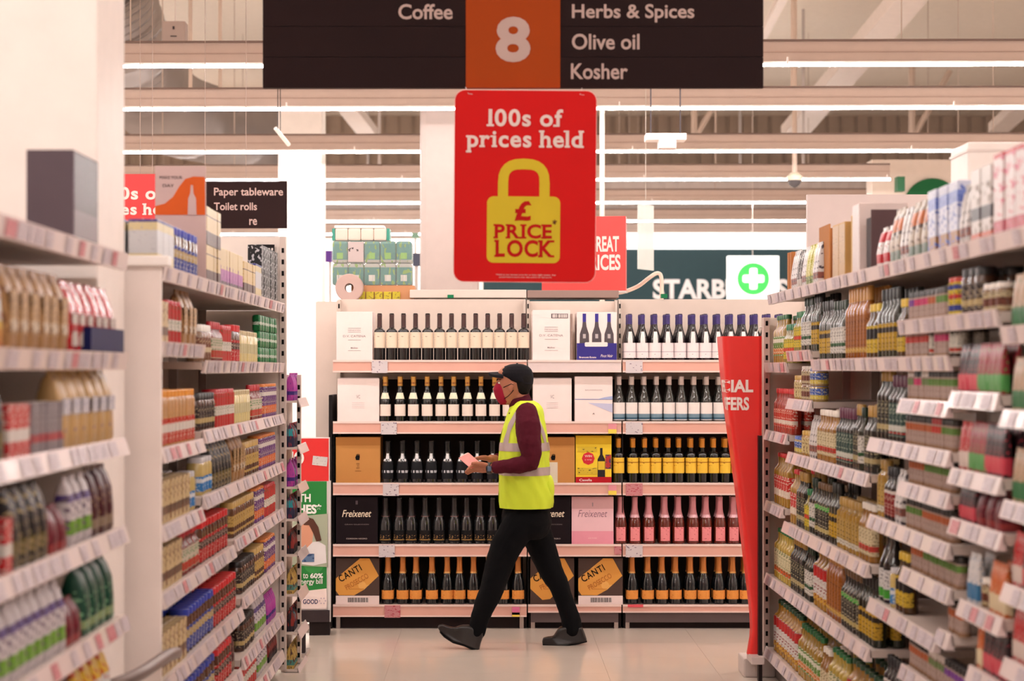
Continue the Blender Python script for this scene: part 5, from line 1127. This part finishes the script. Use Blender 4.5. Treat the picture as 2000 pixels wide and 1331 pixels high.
# ------------------------------------------------------------------ the walking person
YM = 11.84; SM = 1/328.5
def Q(px, py, dy=0.0): return Vector(((px-CX)*SM, YM+dy, EYE-(py-CY)*SM))
def remesh(mb, name, mat, parent, vox=.006, smooth=3, label=None, disp=0.0, dscale=.05):
    me = mb.mesh(name); o = bpy.data.objects.new(name, me); COL.objects.link(o); me.materials.append(mat)
    m = o.modifiers.new('r', 'REMESH'); m.mode = 'VOXEL'; m.voxel_size = vox
    m2 = o.modifiers.new('s', 'SMOOTH'); m2.iterations = smooth; m2.factor = .5
    if disp:
        tx = bpy.data.textures.new('fold', 'CLOUDS'); tx.noise_scale = dscale
        d = o.modifiers.new('d', 'DISPLACE'); d.texture = tx; d.strength = disp; d.mid_level = .5
    dg = bpy.context.evaluated_depsgraph_get(); dg.update(); nm = bpy.data.meshes.new_from_object(o.evaluated_get(dg)); o.modifiers.clear()
    nm.polygons.foreach_set('use_smooth', [True]*len(nm.polygons)); nm.materials.clear(); nm.materials.append(mat); o.data = nm; nm.name = name
    o.parent = parent; o.matrix_parent_inverse = Matrix.Translation(-Vector(parent.location)) 
    if label: o['label'] = label
    return o
def limb(mb, pts, rs, flat=1.0, seg=16):
    mb.tube(pts, rs, seg)
    for p, r in ((pts[0], rs[0]), (pts[-1], rs[-1])): ball(mb, p, (r, r, r))
def ball(mb, c, r, n=12):
    vs = []; fs = []
    for i in range(n+1):
        t_ = PI*i/n
        for k in range(n*2): a = PI*k/n; vs.append((c[0]+r[0]*math.sin(t_)*math.cos(a), c[1]+r[1]*math.sin(t_)*math.sin(a), c[2]+r[2]*math.cos(t_)))
    m_ = n*2
    for i in range(n):
        for k in range(m_): j = (k+1) % m_; fs.append((i*m_+k, (i+1)*m_+k, (i+1)*m_+j, i*m_+j))
    mb.add(vs, fs, True)
def loft(mb, rings, e=.85, seg=32, cap=True):
    """rings: (py, xfront, xback, halfwidth, dy)"""
    vs = []
    for rg in rings:
        py, xf, xb, hw = rg[:4]; dy = rg[4] if len(rg) > 4 else 0
        c = Q((xf+xb)/2, py, dy); hx = (xb-xf)/2*SM
        for k in range(seg):
            a = 2*PI*k/seg; ca, sa = math.cos(a), math.sin(a)
            vs.append((c.x+hx*math.copysign(abs(ca)**e, ca), c.y+hw*math.copysign(abs(sa)**e, sa), c.z))
    fs = []
    for i in range(len(rings)-1):
        for k in range(seg): j = (k+1) % seg; fs.append((i*seg+k, i*seg+j, (i+1)*seg+j, (i+1)*seg+k))
    if cap: fs.append(tuple(range(seg))); fs.append(tuple((len(rings)-1)*seg+k for k in range(seg)))
    mb.add(vs, fs, True)
person = thing('person', 'person in dark cap, maroon face mask and yellow hi-vis vest walking with pink papers', 'person', (Q(1020, 0).x, YM, 0))
SKIN = M((176, 116, 92), .5, var=.08, scale=20)
LEAD = [((1022, 1008, -.085), .10), ((1004, 1040, -.09), .098), ((988, 1067, -.095), .093), ((978, 1092, -.095), .086), ((969, 1121, -.095), .078), ((957, 1158, -.09), .069), ((944, 1187, -.09), .062), ((935, 1214, -.09), .053), ((931, 1232, -.09), .050)]
REAR = [((1034, 1008, .085), .10), ((1046, 1040, .085), .095), ((1057, 1067, .085), .087), ((1067, 1095, .085), .08), ((1078, 1121, .085), .073), ((1092, 1146, .085), .062), ((1106, 1183, .085), .055), ((1115, 1210, .085), .058), ((1119, 1232, .085), .060)]
def pts_of(L_): return [Q(*p) for p, r in L_], [r for p, r in L_]
NARM = [((1028, 808, -.165), .068), ((1030, 830, -.205), .074), ((1032, 858, -.225), .071), ((1036, 884, -.235), .063), ((1034, 901, -.235), .056), ((1014, 905, -.235), .050), ((990, 908, -.225), .043), ((963, 911, -.20), .035)]
FARM = [((1020, 808, .165), .065), ((1022, 850, .215), .064), ((1026, 888, .225), .053), ((1000, 900, .19), .046), ((968, 899, .12), .034)]
# body: one continuous surface (head, neck, trunk, arms, hands, legs)
hb_ = MB()
loft(hb_, [(791, 980, 998, .024), (788, 976, 1006, .040), (781, 973, 1014, .052), (772, 971, 1022, .062), (760, 970, 1028, .069), (748, 970, 1033, .074), (737, 970, 1036, .077), (726, 973, 1036, .074), (718, 981, 1030, .060), (714, 990, 1022, .04)], e=.9)
limb(hb_, [Q(1014, 775), Q(1018, 800), Q(1024, 830)], [.056, .056, .06])                      # neck
limb(hb_, [Q(972, 750), Q(966, 761), Q(969, 766)], [.008, .014, .012])                        # nose
for sg in (-1, 1): ball(hb_, Q(998, 758, sg*.078), (.014, .010, .026)); ball(hb_, Q(1000, 754, sg*.083), (.012, .006, .016))
ball(hb_, Q(975, 741, 0), (.012, .055, .010))                                                # brow
loft(hb_, [(830, 1000, 1052, .12), (850, 992, 1058, .15), (900, 990, 1058, .15), (950, 990, 1060, .14), (1000, 988, 1066, .15), (1030, 992, 1062, .13)])
for A in (NARM, FARM): p_, r_ = pts_of(A); limb(hb_, p_, [x_*.72 for x_ in r_])
for A in (LEAD, REAR): p_, r_ = pts_of(A); limb(hb_, p_, [x_*.72 for x_ in r_])
limb(hb_, [Q(1024, 815, -.14), Q(1024, 815, .14)], [.06, .06])
# hands
def hand(wp, d, up, sidev, spread, mirror, curl=1.0, lift=0.0):
    """wp wrist, d forward, up = palm-away, sidev = direction from little finger to index finger"""
    d = d.normalized(); up = up.normalized(); sidev = sidev.normalized()
    limb(hb_, [wp-d*.02, wp+d*.015], [.026, .027], seg=12)
    for k in range(4):   # palm as four blended bones
        o_ = sidev*(-.027+.018*k)
        limb(hb_, [wp+d*.01+o_*.7, wp+d*.045+o_, wp+d*.083+o_], [.015, .0145, .0115], seg=10)
    lens = [(.024, .018, .015), (.030, .021, .017), (.033, .023, .018), (.029, .021, .017)]
    for k in range(4):   # fingers, little to index, each with its own bends
        o_ = sidev*(-.029+.0195*k); p = wp+d*.083+o_; ang = .25+.05*k; pts_ = [p]; dirv = d
        for m_, L_ in enumerate(lens[k]):
            ang_ = curl*(.45+.42*m_)-.06*k; dv = d*math.cos(ang_)-up*math.sin(ang_); p = p+dv*L_; pts_.append(p)
        limb(hb_, pts_, [.0098, .0090, .0082, .0072], seg=8)
    tb = wp+d*.025+sidev*.030
    limb(hb_, [tb, tb+d*.028+sidev*.020+up*.006, tb+d*.055+sidev*.022+up*.004, tb+d*.078+sidev*.012], [.0145, .0120, .0105, .0085], seg=8)
hand(Q(957, 912, -.19), Vector((-1, .12, .03)), Vector((0, -.6, -.75)), Vector((0, -.75, .62)), 0, 1, curl=-.62)
hand(Q(964, 899, .105), Vector((-.96, -.45, .10)), Vector((-.1, .1, 1)), Vector((0, -1, .1)), 0, -1, curl=.55)
remesh(hb_, 'body', SKIN, person, .0042, 3)
# face details
ey = Q(977.5, 749, -.040)
for sg in (-1, 1):
    mb = MB(); ball(mb, Q(975.5, 748.5, sg*.036), (.010, .013, .008), 8); mb.build('eye', M((226, 214, 206), .2), person).matrix_parent_inverse = Matrix.Translation(-Vector(person.location))
    mb = MB(); ball(mb, Q(972.8, 748.5, sg*.036), (.004, .006, .006), 8); mb.build('iris', M((40, 24, 18), .2), person).matrix_parent_inverse = Matrix.Translation(-Vector(person.location))
    mb = MB(); mb.tube([Q(970.5, 743, sg*.018), Q(972, 741, sg*.038), Q(978, 742, sg*.058)], [.003, .004, .002], 6); mb.build('eyebrow', M((34, 26, 24), .8), person).matrix_parent_inverse = Matrix.Translation(-Vector(person.location))
def part(mb, name, mat, label=None):
    o = mb.build(name, mat, person); o.matrix_parent_inverse = Matrix.Translation(-Vector(person.location))
    if label: o['label'] = label
    return o
MASK = M((150, 28, 52), .75, bump=.3, scale=80)
mk = MB(); loft(mk, [(791, 977, 992, .030), (786, 973, 999, .046), (778, 968, 997, .056), (770, 965, 992, .060), (762, 963.5, 989, .062), (755, 965, 986, .058), (749, 969, 982, .045), (746, 971, 979, .030)], e=.95)
remesh(mk, 'face_mask', MASK, person, .004, 3)
for sg in (-1, 1):
    part(MB().tube([Q(983, 757, sg*.064), Q(990, 754, sg*.078), Q(998, 750, sg*.086), Q(1003, 752, sg*.086)], .0022, 6), 'mask_loop', BLACK)
    part(MB().tube([Q(985, 779, sg*.055), Q(992, 774, sg*.070), Q(998, 768, sg*.082), Q(1003, 762, sg*.084)], .0022, 6), 'mask_loop', BLACK)
# hair and cap
HAIR = M((22, 18, 18), .7, bump=.5, scale=120)
hr = MB()
loft(hr, [(771, 1014, 1030, .056), (766, 1008, 1034, .070), (758, 1004, 1038, .079), (748, 999, 1041, .083), (738, 992, 1041, .084), (728, 985, 1040, .080)], e=.9)
remesh(hr, 'hair', HAIR, person, .005, 2)
CAP = M((24, 22, 27), .75, bump=.25, scale=90)
cp_ = MB()
loft(cp_, [(752, 1010, 1041, .080), (744, 985, 1042, .086), (736, 974, 1042, .087), (729, 974, 1041, .087), (722, 978, 1038, .083), (716, 985, 1032, .070), (712, 996, 1023, .048), (711, 1004, 1016, .02)], e=.92)
cpo = remesh(cp_, 'cap', CAP, person, .004, 3)
# peak
pk_ = []; fsx = []
nn = 12
for lay in (0, 1):
    for i in range(nn+1):
        a = math.radians(-90+180*i/nn)
        for rr_ in (0.0, .5, 1.0):
            px_ = 984-29*math.cos(a)*rr_ if rr_ else 984
            yy_ = .075*math.sin(a)*(.97+.03*rr_)
            p = Q(px_-1, 726+1.5*rr_+7*rr_*0+4*abs(math.sin(a))*1.6, yy_); p.z -= lay*.017*(1 if rr_ < 1 else .9)
            p.z -= .012*rr_*rr_*0
            pk_.append(p)
st_ = (nn+1)*3
for lay in (0, 1):
    for i in range(nn):
        for k in range(2): b = lay*st_+i*3+k; fsx.append((b, b+1, b+4, b+3))
for i in range(nn): b = i*3+2; fsx.append((b, b+3, b+3+st_, b+st_))
for k in range(2): fsx.append((k, k+1, k+1+st_, k+st_)); b = nn*3+k; fsx.append((b, b+1, b+1+st_, b+st_))
part(MB().add(pk_, fsx, True), 'cap_peak', CAP)
part(MB().lathe([(.007, 0), (.005, .004), (.002, .005)], 8), 'cap_button', CAP).location = Q(1010, 711, 0)+Vector((0, 0, 0))
# clothes
TROU = M((9, 9, 12), .85, bump=.15, scale=60)
tb_ = MB(); loft(tb_, [(975, 985, 1062, .165), (1000, 981, 1074, .178), (1022, 980, 1078, .175), (1040, 984, 1072, .16), (1052, 996, 1060, .12)])
for A in (LEAD, REAR): p_, r_ = pts_of(A); limb(tb_, p_, r_, seg=20)
remesh(tb_, 'trousers', TROU, person, .007, 4, disp=.010, dscale=.07)
MAR = M((76, 20, 34), .85, bump=.3, scale=50)
sw_ = MB(); loft(sw_, [(805, 992, 1054, .17), (830, 988, 1058, .185), (870, 985, 1062, .185), (920, 983, 1064, .18), (970, 983, 1064, .175), (985, 984, 1066, .175)])
limb(sw_, [Q(1027, 808, -.15), Q(1025, 800, 0), Q(1022, 808, .15)], [.062, .07, .062])
for A in (NARM, FARM): p_, r_ = pts_of(A); sw_.tube(p_, r_, 18); ball(sw_, p_[0], (r_[0],)*3); 
# high collar, tilted with the neck
cvs = []; rings_ = [(Q(1022, 812), .078, .085), (Q(1018, 795), .070, .074), (Q(1014, 783), .066, .068)]
sw_.tube([Q(1026, 818), Q(1019, 797), Q(1012.5, 776)], [.085, .072, .066], 20)
remesh(sw_, 'jumper', MAR, person, .006, 3, disp=.012, dscale=.05)
# vest: open tube of the trunk shape with straps over the shoulders
VEST = M((206, 226, 62), .6, bump=.25, scale=14); SILV = M((178, 160, 158), .35, metal=.25)
VR = [(783, 1014, 1040, .10), (789, 1005, 1050, .145), (797, 998, 1056, .172), (810, 992, 1060, .186), (830, 985, 1064, .196), (850, 981, 1067, .200), (875, 978, 1069.5, .202), (900, 977, 1070, .202), (925, 976.5, 1071, .202), (945, 976, 1075, .202), (965, 976, 1080, .204), (980, 976.5, 1080, .205), (991, 978, 1077, .206)]
def vring(py, off=0.0):
    for a, b in zip(VR[:-1], VR[1:]):
        if a[0] <= py <= b[0]:
            f = (py-a[0])/(b[0]-a[0]); xf, xb, hw = (a[i]+(b[i]-a[i])*f for i in (1, 2, 3)); break
    return xf, xb, hw+off
def vpoint(py, ang, off=0.0):
    """ang 0 = front (-X), 90 = towards the camera side, 180 = back"""
    xf, xb, hw = vring(py, off); a = math.radians(ang); ca, sa = math.cos(a), math.sin(a); e = .8
    c = Q((xf+xb)/2, py); hx = (xb-xf)/2*SM+off
    wr = .004*math.sin(ang*.11+py*.05)+.003*math.sin(ang*.23-py*.11)
    return Vector((c.x-(hx+wr)*math.copysign(abs(ca)**e, ca), c.y-(hw+wr)*math.copysign(abs(sa)**e, sa), c.z))
def vpatch(name, py0, py1, a0, a1, off, mat, ny=10, na=40, thick=.003, label=None):
    vs = []
    for o_ in (off, off-thick):
        for j in range(ny+1):
            for i in range(na+1): vs.append(vpoint(py0+(py1-py0)*j/ny, (a0(j/ny) if callable(a0) else a0)+((a1(j/ny) if callable(a1) else a1)-(a0(j/ny) if callable(a0) else a0))*i/na, o_))
    n_ = (ny+1)*(na+1); fs = []
    for b, fl in ((0, 0), (n_, 1)):
        for j in range(ny):
            for i in range(na):
                q_ = (b+j*(na+1)+i, b+j*(na+1)+i+1, b+(j+1)*(na+1)+i+1, b+(j+1)*(na+1)+i); fs.append(q_)
    for i in range(na): fs.append((i, i+1, n_+i+1, n_+i)); b = ny*(na+1); fs.append((b+i, b+i+1, n_+b+i+1, n_+b+i))
    return part(MB().add(vs, fs, True), name, mat, label)
vpatch('hi_vis_vest', 783, 991, 0, 360, .006, VEST, 40, 72, .004)
vpatch('reflective_band', 864, 880, 0, 360, .0085, SILV, 3, 72)
vpatch('reflective_band', 911, 927, 0, 360, .0085, SILV, 3, 72)
for sg in (1, -1):
    vpatch('reflective_band', 800, 864, lambda f, s_=sg: s_*(64-30*f**.6), lambda f, s_=sg: s_*(78-28*f**.6), .0085, SILV, 12, 4)
    vpatch('reflective_band', 800, 864, lambda f, s_=sg: s_*(112+26*f), lambda f, s_=sg: s_*(124+28*f), .0085, SILV, 12, 4)
# pocket bulge
mb = MB(); ball(mb, Q(1071, 955, -.06), (.035, .085, .09)); remesh(mb, 'vest_pocket', VEST, person, .008, 4)
o = part(Bx(0, .05, -.004, .004, 0, .12), 'pocket_paper', M((236, 224, 214))); o.location = Q(1072, 942, -.06)
# watch
wt = MB(); wt.tube([Q(960, 912, -.197), Q(952.5, 912.3, -.190)], [.0355, .0345], 18); part(wt, 'watch_strap', M((24, 24, 28), .4), 'black watch strap')
o = part(Bx(-.012, .012, -.004, .004, -.015, .015, bev=.002), 'watch_face', M((60, 84, 110), .15, coat=.6), 'blue-grey watch face'); o.location = Q(956, 912.3, -.232)
# shoes
SHOE = M((24, 19, 21), .42, coat=.1); SOLE = M((20, 17, 18), .6)
def shoe(poly, dy, name):
    pts_ = [Q(840+x_/4.034, 960+y_/4.034, dy) for x_, y_ in poly]; n_ = len(pts_)
    cx_ = sum(p.x for p in pts_)/n_; cz_ = sum(p.z for p in pts_)/n_; mb = MB(); vs = []
    lay = [(-.048, .80), (-.042, .95), (-.025, 1.0), (.025, 1.0), (.042, .95), (.048, .80)]
    xs = [p.x for p in pts_]; toe = min(xs); heel = max(xs)
    for yy, f in lay:
        for p in pts_:
            tt = (p.x-toe)/(heel-toe); wf = .55+.45*min(1, tt*3.2) if tt < .32 else 1.0-.18*max(0, tt-.5)
            vs.append((cx_+(p.x-cx_)*f, p.y+yy*wf, cz_+(p.z-cz_)*f))
    fs = [tuple(range(n_)), tuple(range((len(lay)-1)*n_, len(lay)*n_))]
    for i in range(len(lay)-1):
        for k in range(n_): j = (k+1) % n_; fs.append((i*n_+k, i*n_+j, (i+1)*n_+j, (i+1)*n_+k))
    bm = bmesh.new(); bv = [bm.verts.new(v) for v in vs]
    for f in fs: bm.faces.new([bv[i] for i in f])
    bmesh.ops.triangulate(bm, faces=bm.faces[:]); bm.verts.index_update()
    mb.add([v.co[:] for v in bm.verts], [[v.index for v in f.verts] for f in bm.faces], True); bm.free()
    return remesh(mb, name, SHOE, person, .004, 4)
shoe([(62, 1058), (72, 1038), (100, 1034), (150, 1052), (200, 1062), (232, 1046), (262, 1040), (310, 1040), (425, 1080), (418, 1130), (400, 1180), (388, 1236), (352, 1228), (270, 1192), (180, 1166), (110, 1120), (80, 1088)], -.09, 'shoe')
shoe([(886, 1196), (894, 1172), (930, 1163), (975, 1160), (1000, 1120), (1025, 1085), (1100, 1070), (1205, 1085), (1222, 1130), (1240, 1182), (1236, 1196), (1180, 1208), (1105, 1218), (1095, 1230), (1000, 1233), (905, 1233), (888, 1220)], .085, 'shoe')
for pts_, dy in (([(80, 1092), (112, 1126), (182, 1172), (272, 1198), (352, 1233), (390, 1241)], -.09), ([(890, 1226), (1000, 1236), (1095, 1234), (1110, 1222), (1182, 1212), (1240, 1198)], .085)):
    P_ = [Q(840+x_/4.034, 960+y_/4.034, dy) for x_, y_ in pts_]; vs = []
    for off_ in (.007, -.002):
        for i, p in enumerate(P_):
            hw_ = [.030, .042, .044, .040, .038, .032][i]
            vs += [(p.x, p.y-hw_, p.z+off_), (p.x, p.y+hw_, p.z+off_)]
    fs = []
    for i in range(5):
        a = 2*i; fs += [(a, a+2, a+3, a+1), (12+a, 12+a+1, 12+a+3, 12+a+2), (a, 12+a, 12+a+2, a+2), (a+1, a+3, 12+a+3, 12+a+1)]
    fs += [(0, 1, 13, 12), (10, 22, 23, 11)]
    part(MB().add(vs, fs), 'shoe_sole', SOLE)
for k in range(3): part(MB().tube([Q(840+(205+22*k)/4.034, 960+(1062-5*k)/4.034, -.12), Q(840+(212+22*k)/4.034, 960+(1055-6*k)/4.034, -.09), Q(840+(214+22*k)/4.034, 960+(1056-6*k)/4.034, -.06)], .0025, 5), 'shoe_lace', M((70, 62, 66)))
# papers held in the hand: a thing of its own
PK = M((240, 160, 156), .7)
t = thing('folded_papers', 'folded pink papers held in the hand of the walking person', 'paper', Q(920, 900, -.20))
def quadsheet(pts_, th, mat, nm):
    vs = [Q(a, b, c)-t.location for a, b, c in pts_]; n_ = (vs[1]-vs[0]).cross(vs[2]-vs[0]).normalized()*th
    vs2 = vs+[v+n_ for v in vs]; k = len(vs)
    MB().add(vs2, [tuple(range(k)), tuple(range(2*k-1, k-1, -1))]+[(i, (i+1) % k, k+(i+1) % k, k+i) for i in range(k)]).build(nm, mat, t)
quadsheet([(897, 892, -.19), (916, 883, -.12), (936, 901, -.13), (921, 912, -.22)], .003, PK, 'sheet')
quadsheet([(899, 889, -.17), (914, 883, -.11), (934, 899, -.12), (925, 905, -.18)], .002, M((246, 214, 206), .7), 'sheet')
quadsheet([(921, 911, -.222), (934, 902, -.14), (930, 908, -.19)], .002, M((236, 110, 116), .7), 'sheet')

# drop prototypes that were never placed
for k, (root, _, _, _) in PROTO.items():
    if k not in PROTO_USED:
        for o in KIDS[root.name]: bpy.data.objects.remove(o)
        bpy.data.objects.remove(root)
print('PRODUCTS', TOTAL[0], 'OBJECTS', len(bpy.data.objects))
